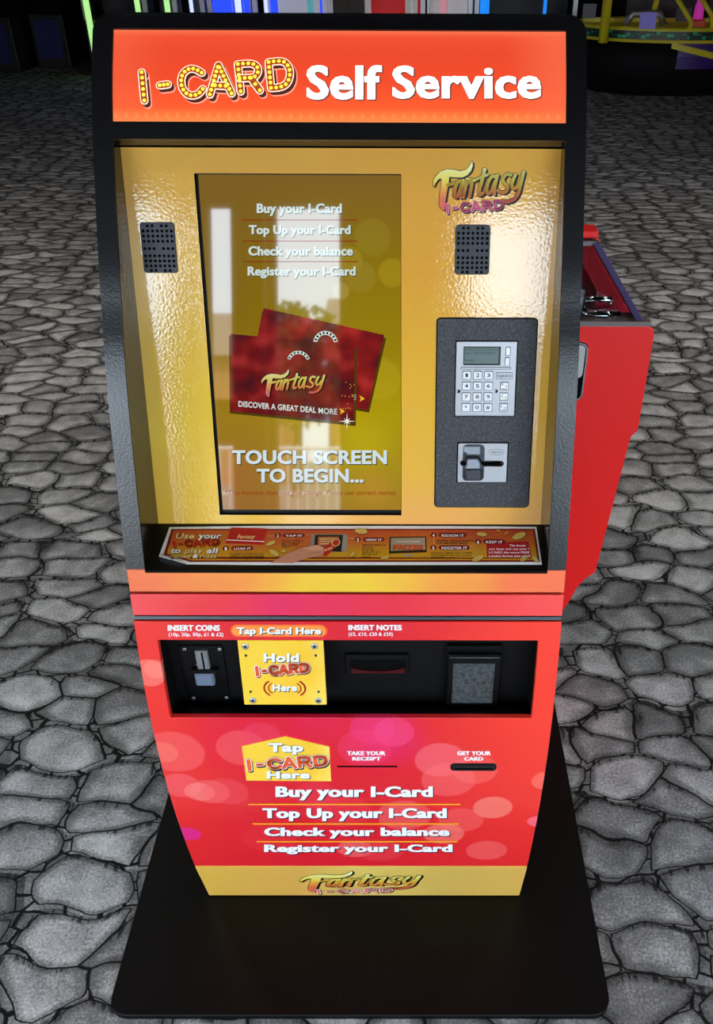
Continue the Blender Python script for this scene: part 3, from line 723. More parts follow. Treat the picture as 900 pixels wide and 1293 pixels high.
for q in (3.2, 2.4, 1.6, .8):
    for path in icard_paths(box): stroke(mb, FRONT, [FRONT.uv(x+q*1.25, y+q*1.45) for x, y in path], uw*(1.07 if q == 3.2 else 1), M['sign_rim2'] if q == 3.2 else M['sign_brown'], hh-.0008+(3.2-q)*.0001)
for path in icard_paths(box): stroke(mb, FRONT, [FRONT.uv(x, y) for x, y in path], uw, M['sign_rim'], hh)
for path in icard_paths(box): stroke(mb, FRONT, [FRONT.uv(x, y) for x, y in path], uw*.78, M['sign_face'], hh+.0003)
for path in icard_paths(box):
    P = [np.array(FRONT.uv(x, y)) for x, y in path]; ln = sum(np.linalg.norm(b-a) for a, b in zip(P, P[1:]))
    for c in resample(P, max(3, round(ln/(uw*.56)))):
        mb.flat(FRONT, [(c[0]+uw*.23*math.cos(k*math.pi/5), c[1]+uw*.23*math.sin(k*math.pi/5)) for k in range(10)], hh+.0006, M['sign_bulb'])
part(mb, 'bulb_lettering', sign, label='tilted marquee-bulb letters on the sign')

# gold display panel with the screen opening
scr = rect_of(GOLD, [(245, 218.5), (506.8, 220), (506.5, 650.3), (277.5, 650.5)])
mb = MB(); gu = [-.2745, scr[0], scr[2], .2745]; gv = [-.003, scr[1], scr[3], GOLD_H]
mb.cells(GOLD, gu, gv, lambda i, j: not (i == 1 and j == 1), -.006, 0, M['gold'], M['hole']); gold = part(mb, 'display_panel', K, label='glossy gold orange-peel display panel')
mb = MB(); fantasy(mb, GOLD, (546.5, 203.5, 664, 266.5), .0004, M['logo'], M['inkblack'], subm=(M['blueshadow'], M['pink'], M['pinkdark'])); part(mb, 'logo', gold, label='script logo on the gold panel')
# touch screen
mb = MB(); mb.cells(GOLD, [scr[0]-.004, scr[2]+.004], [scr[1]-.004, scr[3]+.004], lambda i, j: True, -.030, -.0075, M['black_sat']); screen = part(mb, 'touch_screen', K, label='portrait touch screen with olive display')
mb = MB(); bz = .0032
mb.cells(GOLD, [scr[0]+.0035, scr[2]-.0008], [scr[1]+.0060, scr[3]-.0012], lambda i, j: True, -.009, -.0062, M['screen'], M['black_sat']); disp = part(mb, 'display', screen)
mb = MB(); H0 = -.0058
def st(txt, x0, x1, yb, yt, m='g_white', b=.03, sh=True, shear=0, dy=0, h=H0):
    if sh: letters(mb, GOLD, txt, x0, x1, yb, yt, M['g_shadow'], h-.0003, b+.012, shear, dy, (1.0, 1.2))
    letters(mb, GOLD, txt, x0, x1, yb, yt, M[m], h, min(b, .028), shear, dy, fat=.3 if sh else 0)
st('Buy your I-Card', 324, 431.5, 269, 257); st('Top Up your I-Card', 314, 442.5, 295.7, 284.3); st('Check your balance', 313.4, 445.5, 322.6, 311); st('Register your I-Card', 312.5, 449, 348, 336.6)
for y, xa, xb in ((277.8, 304.7, 451), (304.4, 306, 451.5), (330.4, 307.5, 451.5)):
    mb.flat(GOLD, outline(GOLD, [(xa, y-.6), (xb, y-.6), (xb, y+.6), (xa, y+.6)], H0), H0, M['g_line'])
part(mb, 'menu_lettering', disp); mb = MB()
st('TOUCH SCREEN', 293, 488.5, 586, 568.6, 'g_blue', .035); st('TO BEGIN...', 324, 459, 609.3, 592, 'g_blue', .035)
st('*This machine does not give change. Please use correct money.', 284.5, 501.5, 625, 619, 'g_notice', .008, False, .22)
part(mb, 'prompt_lettering', disp)
mb = MB()
def quad(S, pts, h, m): mb.flat(S, outline(S, pts, h), h, m)
quad(GOLD, [(331, 393), (487.5, 427), (466, 521), (312, 494)], H0-.0003, M['g_edge'])
quad(GOLD, [(333, 389), (485, 423), (464, 518), (310, 490)], H0-.0001, M['card2'])
quad(GOLD, [(289, 424), (451, 439.5), (449, 538), (290, 522)], H0+.0001, M['g_edge'])
quad(GOLD, [(291, 421.5), (448.2, 436.2), (446, 533.5), (291, 519.5)], H0+.0003, M['card'])
def ring(cx, cy, r0, r1, m, h, a0=0, a1=360, n=24):
    c = GOLD.uv(cx, cy, h); k = abs(GOLD.uv(cx+1, cy, h)[0]-c[0])
    for q in range(n):
        b0, b1 = [math.radians(a0+(a1-a0)*t/n) for t in (q, q+1)]
        mb.flat(GOLD, [(c[0]+k*r*math.cos(t), c[1]+k*r*math.sin(t)) for r, t in ((r0, b0), (r1, b0), (r1, b1), (r0, b1))], h, m)
ring(411, 433.5, 10.5, 15.5, M['g_white'], H0+.0001, 8, 176)
for k in range(8): ring(411, 433.5, 11.4, 14.6, M['g_dark'], H0+.0002, 14+k*20, 24+k*20, 2)
ring(377, 458, 11, 15, M['g_white'], H0+.0006, 20, 160)
for k in range(7): ring(377, 458, 11.8, 14.2, M['g_dark'], H0+.0007, 26+k*20, 36+k*20, 2)
fantasy(mb, GOLD, (329, 467, 411, 503), H0+.0006, M['g_logo'], M['g_dark'])
st('DISCOVER A GREAT DEAL', 301, 399, 513.5, 506.2, 'g_white', .035, False, 0, 8.0, H0+.0006)
st('MORE', 402, 425.5, 522, 514.8, 'g_white', .01, False, 0, 1.5, H0+.0006)
st('E', 445.5, 449.5, 505, 498.3, 'g_white', .01, False, 0, 0, H0+.0001)
quad(GOLD, [(428.5, 515), (435.5, 519.5), (429.5, 523), (430.5, 519.3)], H0+.0006, M['g_yellow'])
quad(GOLD, [(453.5, 499), (460.5, 503.5), (454, 507), (455.5, 503)], H0+.0001, M['g_yellow'])
for a, r in ((0, 11), (90, 11), (45, 6), (135, 6)):
    ca, sa = math.cos(math.radians(a)), math.sin(math.radians(a))
    quad(GOLD, [(438+ca*r, 532+sa*r), (438-sa*.9, 532+ca*.9), (438-ca*r, 532-sa*r), (438+sa*.9, 532-ca*.9)], H0+.0008+a*1e-6, M['g_bright'])
for k in range(16): 
    x, y = random.uniform(431, 447), random.uniform(482, 516); quad(GOLD, [(x, y), (x+1, y), (x+1, y+1), (x, y+1)], H0+.0008, M['g_yellow'])
part(mb, 'displayed_cards', disp, label='two red membership cards shown on the screen')

# speaker grilles
SPK = [([(176.7, 280.6), (220.2, 280.6), (224.5, 344.6), (182.2, 344.4)], 'left speaker grille beside the screen'), ([(575, 283.3), (619, 283.9), (617.3, 346.8), (573.9, 346.4)], 'right speaker grille under the script logo')]
PAT = ['0110110', '1111111', '1111111', '1111111', '', '1110111', '', '1111111', '1111111', '1111111', '0110110']
for q, lab in SPK:
    r = rect_of(GOLD, q); mb = MB(); mb.rrplate(GOLD, r, .004, -.0005, .0022, M['speaker'], .0008); g = part(mb, 'speaker_grille', K, label=lab)
    mb = MB(); yy = [.07, .17, .27, .37, 0, .515, 0, .66, .76, .86, .95]
    for j, rowp in enumerate(PAT):
        for i, ch in enumerate(rowp):
            if ch == '1': mb.disc(GOLD, (r[0]+(r[2]-r[0])*(.09+.137*i), r[3]-(r[3]-r[1])*yy[j]), .00205, .0018, .0024, M['hole'], 8)
    part(mb, 'perforation', g)

# card payment panel
pr = rect_of(GOLD, [(551.7, 401.7), (678.7, 402.4), (666.1, 640), (549.3, 639.4)])
mb = MB(); mb.rrplate(GOLD, pr, .005, -.0005, .0026, M['panel_dark'], .0008); pay = part(mb, 'payment_panel', K, label='speckled charcoal payment panel')
mb = MB(); mb.rrplate(GOLD, (pr[0]-.0012, pr[1]-.0012, pr[2]+.0012, pr[3]+.0012), .006, -.0005, .0006, M['hole'], .0002); part(mb, 'panel_gasket', pay)
HP = .0026
def kp(x, y): return (570+x/10, 425+y/10)     # readings taken from an enlargement of the pin pad
kr = rect_of(GOLD, [(576, 431), (653.2, 431.2), (648.6, 525), (574.2, 524.8)], HP)
mb = MB(); mb.rrplate(GOLD, (kr[0]-.0014, kr[1]-.0014, kr[2]+.0014, kr[3]+.0014), .0015, HP-.001, HP+.0002, M['hole'], .0001)
mb.rrplate(GOLD, kr, .0012, HP-.001, HP+.0018, M['steel'], .0005)
HK = HP+.0018
b = rect_of(GOLD, [kp(115, 383), kp(752, 385), kp(750, 416), kp(113, 414)], HK); mb.rrplate(GOLD, b, .0014, HK-.001, HK+.0006, M['steel_dark'], .0002)
b = rect_of(GOLD, [kp(122, 390), kp(745, 391), kp(743, 410), kp(120, 409)], HK); mb.rrplate(GOLD, b, .001, HK-.001, HK+.0009, M['steel'], .0002)
pin = part(mb, 'pin_pad', pay, label='steel pin pad with numbered keys')
mb = MB(); b = rect_of(GOLD, [kp(150, 125), kp(627, 125), kp(612, 364), kp(148, 362)], HK); mb.rrplate(GOLD, b, .0008, HK-.001, HK+.0004, M['inkblack'], .0002)
mb.rrplate(GOLD, (b[0]+.0012, b[1]+.0024, b[2]-.0028, b[3]-.0014), .0003, HK, HK+.0006, M['lcd'], .0001)
letters(mb, GOLD, 'MARKETIZA VCOMV/510', *[kp(165, 0)[0], kp(590, 0)[0], kp(0, 180)[1], kp(0, 152)[1]], M['lcd_ink'], HK+.0008, .0)
letters(mb, GOLD, 'S/No: 0870253207/1', *[kp(165, 0)[0], kp(560, 0)[0], kp(0, 222)[1], kp(0, 194)[1]], M['lcd_ink'], HK+.0008, .0)
letters(mb, GOLD, 'Ready', *[kp(165, 0)[0], kp(290, 0)[0], kp(0, 312)[1], kp(0, 285)[1]], M['lcd_ink'], HK+.0008, .0)
part(mb, 'pin_pad_display', pin)
def key(x0, y0, x1, y1, txt=None, legend=None, name='key'):
    mb = MB(); r_ = rect_of(GOLD, [kp(x0, y0), kp(x1, y0), kp(x1, y1), kp(x0, y1)], HK)
    mb.rrplate(GOLD, (r_[0]-.0006, r_[1]-.0006, r_[2]+.0006, r_[3]+.0006), .0014, HK-.001, HK+.0003, M['steel_dark'], .0001)
    mb.rrplate(GOLD, r_, .0012, HK-.001, HK+.0018, M['key'], .0006)
    if txt:
        cx = (x0+x1)/2; w = 20 if txt in '1*' else 26
        letters(mb, GOLD, txt, kp(cx-w+4, 0)[0], kp(cx+w-4, 0)[0], kp(0, y1-26)[1], kp(0, y0+28)[1] if txt not in '*' else kp(0, y0+30)[1], M['keyink'], HK+.002, .02)
    if legend: legend(mb)
    part(mb, name, pin)
names = '123456789*0#'
for n_, ch in enumerate(names):
    i, j = n_ % 3, n_//3; y = (437, 572, 709, 843)[j]; x = (139, 278, 416)[i]-j*3
    key(x, y, x+104, y+100, ch)
def leg(lines, bar):
    def f(mb):
        for (x0, y0, x1, y1) in lines: stroke(mb, GOLD, [GOLD.uv(*kp(x0, y0), HK), GOLD.uv(*kp(x1, y1), HK)], .0006, M['keyink'], HK+.002)
        if bar: stroke(mb, GOLD, [GOLD.uv(*kp(bar[0], bar[1]), HK), GOLD.uv(*kp(bar[2], bar[1]), HK)], .0010, bar[3], HK+.0021)
    return f
redm = mat('key_red', (190, 50, 40), .4); yelm = mat('key_yellow', (214, 206, 90), .4); grnm = mat('key_dark', (60, 74, 60), .4)
key(617, 574, 715, 672, None, leg([(630, 585, 650, 610), (650, 585, 630, 610), (680, 635, 690, 615), (690, 615, 698, 635)], (632, 657, 690, redm)))
key(610, 711, 708, 806, None, leg([(650, 725, 625, 750), (625, 750, 650, 770), (690, 750, 675, 765), (675, 765, 690, 780)], (622, 795, 692, yelm)))
key(606, 843, 704, 942, None, leg([(630, 855, 620, 875), (620, 885, 640, 885), (665, 890, 675, 905), (675, 905, 685, 890)], (622, 925, 682, grnm)))
key(686, 132, 740, 236, name='soft_key'); key(676, 264, 730, 368, name='soft_key')
mb = MB(); b = rect_of(GOLD, [kp(565, 452), kp(770, 452), kp(768, 538), kp(562, 538)], HK); mb.rrplate(GOLD, b, .0014, HK-.001, HK+.0005, M['steel_dark'], .0002)
mb.rrplate(GOLD, (b[0]+.0006, b[1]+.0006, b[2]-.0006, b[3]-.0006), .001, HK, HK+.0007, M['steel'], .0001)
letters(mb, GOLD, 'ingenico', kp(580, 0)[0], kp(752, 0)[0], kp(0, 512)[1], kp(0, 470)[1], M['keyink'], HK+.0009, .01); part(mb, 'badge', pin)
for x, y in ((90, 692), (562, 690)):
    mb = MB(); c = GOLD.uv(*kp(x, y), HK); mb.disc(GOLD, c, .0026, HK-.001, HK+.0004, M['steel_dark']); mb.disc(GOLD, c, .0018, HK, HK+.0008, M['chrome']); part(mb, 'screw', pin)
# chip card reader
def cp(x, y): return (570+x/11.25, 550+y/11.25)
cr = rect_of(GOLD, [cp(92, 103), cp(800, 105), cp(777, 662), cp(84, 658)], HP)
mb = MB(); mb.rrplate(GOLD, (cr[0]-.0014, cr[1]-.0012, cr[2]+.0014, cr[3]+.0014), .0018, HP-.001, HP+.0002, M['hole'], .0001)
mb.rrplate(GOLD, cr, .0016, HP-.001, HP+.0018, M['steel'], .0006); reader = part(mb, 'card_reader', pay, label='steel chip card reader')
def cpoly(pts): return [GOLD.uv(*cp(x, y), HK) for x, y in pts]
mb = MB(); r_ = rect_of(GOLD, [cp(160, 125), cp(466, 127), cp(462, 642), cp(156, 640)], HK)
mb.rrplate(GOLD, r_, .006, HK-.001, HK+.0008, M['steel_dark'], .0003); r2 = (r_[0]+.0004, r_[1]+.0004, r_[2]-.0004, r_[3]-.0004)
lo = [(r2[0]+.001, r2[1]+.0005), (r2[2]-.001, r2[1]+.0005)]
A = cpoly([(172, 478), (452, 470), (454, 600), (420, 634), (200, 634), (166, 600)]); B_ = cpoly([(200, 476), (400, 470), (404, 590), (385, 606), (225, 606), (206, 590)])
mb.plate(GOLD, [(A, HK), (B_, HK+.006)], M['steel_dark'])
A = cpoly([(165, 140), (410, 140), (410, 262), (210, 262), (210, 232), (165, 232)]); B_ = cpoly([(180, 150), (395, 150), (395, 256), (216, 256), (216, 226), (180, 226)])
mb.plate(GOLD, [(A, HK), (B_, HK+.004)], mat('grey_moulding', (150, 156, 166), .35))
A = cpoly([(182, 470), (402, 470), (410, 440), (406, 390), (372, 302), (212, 302), (212, 400)]); B_ = cpoly([(205, 445), (385, 445), (392, 420), (388, 385), (362, 320), (224, 320), (224, 400)])
mb.plate(GOLD, [(A, HK), (B_, HK+.008)], mat('grey_moulding', (150, 156, 166), .35))
part(mb, 'insertion_guide', reader)
mb = MB()
for w_, m_, h_ in ((.0082, M['steel_dark'], HK+.0011), (.0072, M['chrome'], HK+.0014), (.0026, M['hole'], HK+.0018)):
    stroke(mb, GOLD, cpoly([(455, 398), (700 if w_ > .003 else 690, 398)]), w_, m_, h_)
stroke(mb, GOLD, cpoly([(160, 390), (162, 390)]), .0084, M['steel_dark'], HK+.0011); stroke(mb, GOLD, cpoly([(162, 390), (163, 390)]), .007, M['chrome'], HK+.0014)
stroke(mb, GOLD, cpoly([(170, 390), (195, 380), (205, 282), (372, 282), (455, 400), (690, 400)]), .0020, M['hole'], HK+.0085)
part(mb, 'card_mouth', reader)
mb = MB(); P = cpoly([(632+112*math.cos(t), 234+40*math.sin(t)) for t in np.linspace(0, 2*math.pi, 25)]); stroke(mb, GOLD, P, .0004, M['steel_dark'], HK+.0003)
letters(mb, GOLD, 'ingenico', cp(560, 0)[0], cp(715, 0)[0], cp(0, 246)[1], cp(0, 216)[1], M['steel_dark'], HK+.0004, 0, .2); part(mb, 'badge', reader)

# ledge below the screen with its instruction sticker
mb = MB(); lw = float(np.linalg.norm(GB-LEDGE.O)); mb.cells(LEDGE, [-.2745, .2745], [-.002, lw*.5, lw+.001], lambda i, j: True, -.006, 0, M['black_sat']); ledge = part(mb, 'ledge', K)
mb = MB(); S = LEDGE
def lp(pts, h=0): return outline(S, pts, h)
SH = .0004
out_ = [(214, 665.8), (330, 664.2), (560, 664.5), (677, 665.4), (684, 713), (440, 713.6), (320, 713.4), (236, 712.6), (221, 708), (200.5, 702.6)]
P = lp(out_); mb.plate(S, [(P, 0), (P, SH)], M['white'])
def fl(pts, h, m): mb.flat(S, lp(pts), h, m)
fl([(216.5, 668.2), (675, 668), (681.5, 710), (240, 710), (226, 705.5), (206.5, 701)], SH+.0002, M['darkred'])
fl([(219.5, 670), (672.5, 669.8), (678.5, 707.6), (242, 707.8), (228, 703.6), (210.5, 699.5)], SH+.0003, M['sticker'])
fl([(230, 703.5), (678.3, 704.8), (678.5, 706), (240, 706.2)], SH+.0004, M['darkred'])
def lt(txt, x0, x1, yb, yt, m, b=.02, shear=0, h=SH+.0010, shd=True):
    if shd: letters(mb, S, txt, x0, x1, yb, yt, M['inkblack'], h-.0002, b+.03, shear, 0, (.4, .5))
    letters(mb, S, txt, x0, x1, yb, yt, m, h, b, shear)
cream = mat('cream_print', (236, 200, 130), .35)
lt('Use', 222, 245.5, 680, 673.2, cream, .03, .2); lt('your', 249.5, 279.5, 680, 673.2, M['white'], .03, .2)
icard(mb, S, (218.5, 681.2, 277, 691.6), .0042, SH+.0006, M['darkred'], M['orange_line'], M['redprint'], (.8, .8))
lt('to', 215.8, 228, 698.4, 692, M['white'], .03, .2); lt('play', 232.5, 256.5, 698.4, 692, cream, .03, .2); lt('all', 260.5, 276, 698.4, 692, M['white'], .03, .2)
lt('games', 213.8, 241, 704.6, 699.6, cream, .02, .2); lt('&', 243, 250, 704.6, 699.4, M['white'], .03, .2); lt('rides', 252, 273.5, 704.6, 699.6, cream, .02, .2)
def badge(x, y, n):
    c = S.uv(x, y); o = [(c[0]+.0046*math.cos(t), c[1]+.0046*math.sin(t)) for t in np.linspace(0, 6.283, 17)[:-1]]; mb.flat(S, o, SH+.0006, M['darkred'])
    letters(mb, S, n, x-1.4, x+1.4, y+2, y-2, M['white'], SH+.0009, .02)
def pill(x0, x1, y0, y1, txt):
    a = rect_of(S, [(x0, y0), (x1, y0), (x1, y1), (x0, y1)]); mb.flat(S, rr(*a, .1), SH+.0006, M['darkred'])
    letters(mb, S, txt, x0+3.4, x1-3.4, y1-1.3, y0+1.3, M['white'], SH+.0009, .02)
def small(x0, x1, ys, words):
    for y, w in zip(ys, words): letters(mb, S, w, x0, x0+(x1-x0)*min(1, len(w)/len(words[0])), y+1.0, y-1.2, M['inkblack'], SH+.0006, .01)
badge(285, 693, '1'); pill(292, 320, 690, 695.5, 'LOAD IT'); small(290, 333, (699.4, 702.2, 705), ('Purchase an I-CARD from the', 'cashier or self service machine', 'to use FREE games and rides'))
badge(350.7, 676.5, '2'); pill(357, 385, 674, 679, 'TAP IT'); small(355, 383, (682.6, 685.4, 688, 690.4), ('Tap your I-CARD to', 'use it on games', 'rides and attr', 'actions'))
badge(451.5, 681.7, '3'); pill(458, 485.4, 679, 684.4, 'VIEW IT'); small(457, 487, (688, 691, 694, 697, 700, 703.2), ('View your balance on', 'any reader', 'or the app', 'check your card', 'the last card', 'balance'))
badge(547.2, 676, '4'); pill(554, 589, 673.4, 679, 'REDEEM IT'); small(551, 597, (683, 686), ('REDEEM YOUR E-TICKETS', 'FOR AMAZING PRIZES'))
badge(547, 692, '5'); pill(554, 593, 689, 695, 'REGISTER IT'); small(544, 596, (698.2, 701.2, 704), ('Once you register your I-CARD', 'if you lose it we can recover', 'the balance on it'))
badge(603.5, 684.4, '6'); pill(610, 637.7, 681.5, 687.4, 'KEEP IT')
fl([(614, 686), (667, 684), (670.5, 704), (614.5, 704)], SH+.0005, M['redprint'])
for t_, xa, xb, y in (('The longer', 643, 664, 690), ('you keep and use your !', 617, 668, 694.4), ('I-CARD the more FREE', 617, 668, 698.8), ('Loyalty bonus you win!!', 617, 669, 703.2)): letters(mb, S, t_, xa, xb, y, y-2.6, M['white'], SH+.0009, .02)
fl([(292, 666.6), (337.4, 668), (331.9, 688.6), (285, 686.8)], SH+.0006, M['redprint']); fl([(286.4, 682), (333.5, 684), (333, 685), (286, 683)], SH+.0008, M['pinkwhite'])
letters(mb, S, 'Fantasy', 299.5, 322, 680, 675, cream, SH+.0009, .02, .25)
# phone held out with a card, monitor and coins, printed on the sticker
skin = mat('skin_print', (206, 140, 110), .4)
a = rect_of(S, [(393, 675), (440, 675), (437, 698.6), (391, 696.5)]); mb.flat(S, rr(*a, .005), SH+.0006, M['steel'])
fl([(397.5, 676), (433, 676), (431, 697.6), (396.5, 696)], SH+.0008, M['inkblack']); fl([(402, 678.5), (428, 678.5), (426, 690), (401, 690)], SH+.0009, mat('phone_screen_print', (190, 110, 60), .3))
for y in (681, 684, 687): fl([(404, y), (424, y), (424, y+1), (404, y+1)], SH+.0011, cream)
fl([(405, 693), (424, 683), (430, 684), (428, 688), (411, 704), (404, 699)], SH+.0013, M['redprint']); 
c = S.uv(424, 686); stroke(mb, S, [(c[0]+.0055*math.cos(t), c[1]+.007*math.sin(t)) for t in np.linspace(0, 6.283, 15)], .0012, cream, SH+.0015)
letters(mb, S, 'Fantasy', 409, 420, 697, 693.5, cream, SH+.0015, .02, .2, -5)
fl([(341, 712), (362, 701), (383, 692), (398, 691.5), (410, 697), (407, 703), (388, 706), (370, 712)], SH+.0017, skin)
fl([(382, 693.5), (400, 689.5), (409, 692.5), (408, 696), (394, 697)], SH+.0019, mat('skin_print_light', (222, 160, 130), .4)); stroke(mb, S, lp([(388, 700), (400, 699), (408, 698.5)]), .0005, mat('skin_line', (150, 90, 70), .4), SH+.0021)
fl([(492, 678.5), (538, 678), (538.6, 698), (491, 699.5)], SH+.0006, M['inkblack']); fl([(493.5, 680), (536.5, 679.5), (537, 695), (493, 696.5)], SH+.0008, M['steel']); fl([(508, 700), (521, 700), (523, 703), (507, 703)], SH+.0006, M['steel'])
pill(497.5, 533, 681.5, 686.4, 'COLLECT YOUR'); letters(mb, S, 'PRIZES', 496, 534, 694.5, 687.8, M['darkred'], SH+.001, .06); letters(mb, S, 'PRIZES', 496.6, 533.6, 694.1, 688, M['orange_line'], SH+.0012, .01)
def coin(x, y, rx, ry, a):
    P = []
    for t in np.linspace(0, 6.283, 15)[:-1]:
        p, q = rx*math.cos(t), ry*math.sin(t); P.append((x+p*math.cos(a)-q*math.sin(a), y+p*math.sin(a)+q*math.cos(a)))
    fl([(px*1.0+.4, py+.5) for px, py in P], SH+.0011, mat('brass_dark', (120, 84, 24), .4)); fl(P, SH+.0013, mat('coin_print', (214, 180, 90), .4))
for q in ((342, 687, 6, 2.4, -.4), (346, 699, 7, 3, .5), (358, 697, 3.4, 1.2, 0), (456, 671.5, 8, 3.4, .1), (445, 701, 4, 2, -.9), (486, 705, 5.5, 1.8, -.2), (608, 675.5, 6.6, 2.6, .1), (655, 677.5, 9, 4, -.35), (603, 706, 7.5, 3, -.35), (661, 706.5, 5, 2.6, -.4), (675.5, 707, 5, 2.4, .7), (629, 671, 2.6, .9, .4), (639, 674, 2.4, .9, -.5)): coin(*q)
for x0, y0, x1, y1 in ((338, 677.4, 346, 677.2), (386, 676, 395, 675.4), (442, 680, 447, 681), (500, 677, 543, 674.2), (547, 680, 547, 687), (594, 691, 600, 687.5)):
    for k in range(5): fl([(x0+(x1-x0)*k/4, y0+(y1-y0)*k/4-.4), (x0+(x1-x0)*k/4+.9, y0+(y1-y0)*k/4-.4), (x0+(x1-x0)*k/4+.9, y0+(y1-y0)*k/4+.3), (x0+(x1-x0)*k/4, y0+(y1-y0)*k/4+.3)], SH+.0006, cream)
part(mb, 'instruction_sticker', ledge, label='orange how-to-play sticker with a curling corner')
mb = MB()    # the lifted corner of the sticker
A = lp([(200.5, 702.6), (221, 708), (236, 712.6)]); mb.loft([[S.pt(u, v, .0002) for u, v in A], [S.pt(u+.002, v-.004, .006) for u, v in A[:2]]+[S.pt(A[2][0], A[2][1], .0006)]], M['white'], False, False, False); part(mb, 'curled_edge', ledge)

# printing on the red door
mb = MB(); S = FRONT; HF = .0006
def ft(txt, x0, x1, yb, yt, b=.03, shadow=True, m=None, h=HF):
    if shadow:
        for q in (.5, 1): letters(mb, S, txt, x0, x1, yb, yt, M['ink'], h-.0003, min(b, .03)+.006, 0, 0, (1.3*q, 1.3*q), fat=.7 if b > .045 else 0)
    letters(mb, S, txt, x0, x1, yb, yt, m or M['white'], h, min(b, .03), fat=.7 if b > .045 else (.25 if b > .03 else 0))
ft('INSERT COINS', 211.8, 277.6, 796.3, 789, .04, False); ft('(10p, 20p, 50p, £1 & £2)', 213, 282, 803, 798.6, .02, False)
ft('INSERT NOTES', 439.7, 507.3, 795.6, 788.8, .04, False); ft('(£5, £10, £20 & £50)', 440, 496, 802.6, 798.2, .02, False)
for k, (gx, c) in enumerate(((0, (240, 70, 42)), (1.2, (246, 100, 46)), (2.2, (250, 130, 54)), (3.0, (252, 150, 62)))):
    a = rect_of(S, [(290.2+gx, 788+gx*.7), (413.8-gx, 788+gx*.7), (413.8-gx, 804.6-gx*.7), (290.2+gx, 804.6-gx*.7)]); mb.flat(S, rr(*a, .1, 6), HF-.0004+k*.0001, mat('pill_orange_%d' % k, c, .35))
ft('Tap I-Card Here', 299, 405.4, 800.2, 791.8, .035, True, None, HF+.0006)
ft('TAKE YOUR', 438, 486.8, 953.2, 948.2, .035, False); ft('RECEIPT', 444.6, 481, 959.8, 955.3, .035, False); ft('GET YOUR', 577, 619.8, 953.2, 948.2, .035, False); ft('CARD', 586, 610, 960, 955.4, .035, False)
ft('Buy your I-Card', 347.8, 546.5, 1006, 992.6, .05); ft('Top Up your I-Card', 331.2, 564, 1032.6, 1020.2, .05); ft('Check your balance', 333.4, 567.6, 1055.2, 1044.6, .05); ft('Register your I-Card', 333.4, 571.2, 1075.4, 1066, .05)
for x0, x1, y in ((313.5, 581, 1015.3), (318.8, 579.5, 1040), (324, 577.8, 1062.4)): mb.flat(S, outline(S, [(x0, y-.75), (x1, y-.75), (x1, y+.75), (x0, y+.75)]), HF, M['yellow_line'])
part(mb, 'lettering', front, label='white lettering and yellow rules on the red door')
mb = MB(); P = outline(S, [(305.4, 941.9), (360.3, 929.2), (415.8, 942.5), (418, 985.8), (311.2, 984.8)]); mb.plate(S, [(P, 0), (P, .0012)], M['plate_yellow']); h = .0016
for t_, a in (('Tap', (338.7, 383, 948.2, 937)), ('Here', (336.8, 391.5, 982, 972.4))):
    letters(mb, S, t_, *a, M['greyshadow'], h, .05, 0, 0, (1.2, 1.2)); letters(mb, S, t_, *a, M['white'], h+.0004, .045)
icard(mb, S, (312, 953.6, 413.5, 971.6), .0090, h, M['inkblack'], M['pinkwhite'], M['orange_line'], (1.2, 1.8)); part(mb, 'tap_sticker', front, label='house-shaped yellow tap sticker')
mb = MB(); a = rect_of(S, [(425.5, 966.6), (501.5, 967), (501.5, 968.8), (425.5, 968.4)]); mb.plate(S, [(rr(*a, .0006), 0), (rr(*a, .0006), .0004)], M['hole']); part(mb, 'receipt_slot', front)
mb = MB(); a = rect_of(S, [(568.6, 963.6), (626.8, 963.8), (626.6, 972), (568.8, 971.8)]); mb.rrplate(S, a, .0055, 0, .003, M['black_sat'], .0012)
mb.rrplate(S, (a[0]+.004, a[1]+.0042, a[2]-.004, a[3]-.0045), .0014, .002, .0034, M['steel_dark'], .0003); mb.rrplate(S, (a[0]+.0055, a[1]+.0050, a[2]-.0055, a[3]-.0062), .001, .002, .0038, M['hole'], .0002); part(mb, 'card_slot', front, label='black oval card slot')
mb = MB(); fantasy(mb, FRONT, (378.5, 1099.5, 533.5, 1126.5), .0005, M['logo'], M['inkblack'], subm=(M['inkblack'], M['pinkwhite'], M['orange_line'])); part(mb, 'logo', plinth, label='script logo on the gold kick panel')

# money tray recess
mb = MB(); p0 = FRONT.pt(0, tv0, -.001); p1 = FRONT.pt(0, tv1, -.001); YB = TRAY.O[1]
zb0 = .5615
mb.loft([[(x, YB, zb0), (x, YB, p1[2]-.002), (x, YB+.006, p1[2]-.002), (x, YB+.006, zb0)] for x in (tu0, tu1)], M['black_matt'])
mb.loft([[(x, p0[1]+.002, p0[2]-.0015), (x, YB, zb0), (x, YB, zb0-.006), (x, p0[1]+.004, p0[2]-.008)] for x in (tu0, tu1)], M['black_sat'])
mb.loft([[(x, p1[1]+.004, p1[2]+.002), (x, YB, p1[2]-.002), (x, YB, p1[2]+.004), (x, p1[1]+.01, p1[2]+.006)] for x in (tu0, tu1)], M['black_matt'])
for x0, x1 in ((tu0-.004, tu0), (tu1, tu1+.004)):
    mb.loft([[(x, p0[1]+.008, p0[2]-.004), (x, YB, zb0), (x, YB, p1[2]), (x, p1[1]+.008, p1[2])] for x in (x0, x1)], M['black_matt'])
tray = part(mb, 'money_tray', K, label='black recessed tray for coins, notes and cards')
S = TRAY
def tp(pts, h=0): return outline(S, pts, h)
mb = MB(); a = rect_of(S, [(229.3, 813.8), (281.3, 813.8), (292, 887), (236, 887)]); mb.rrplate(S, a, .002, 0, .003, M['black_sat'], .0006); coin_m = part(mb, 'coin_mechanism', K, label='coin slot with grey return button')
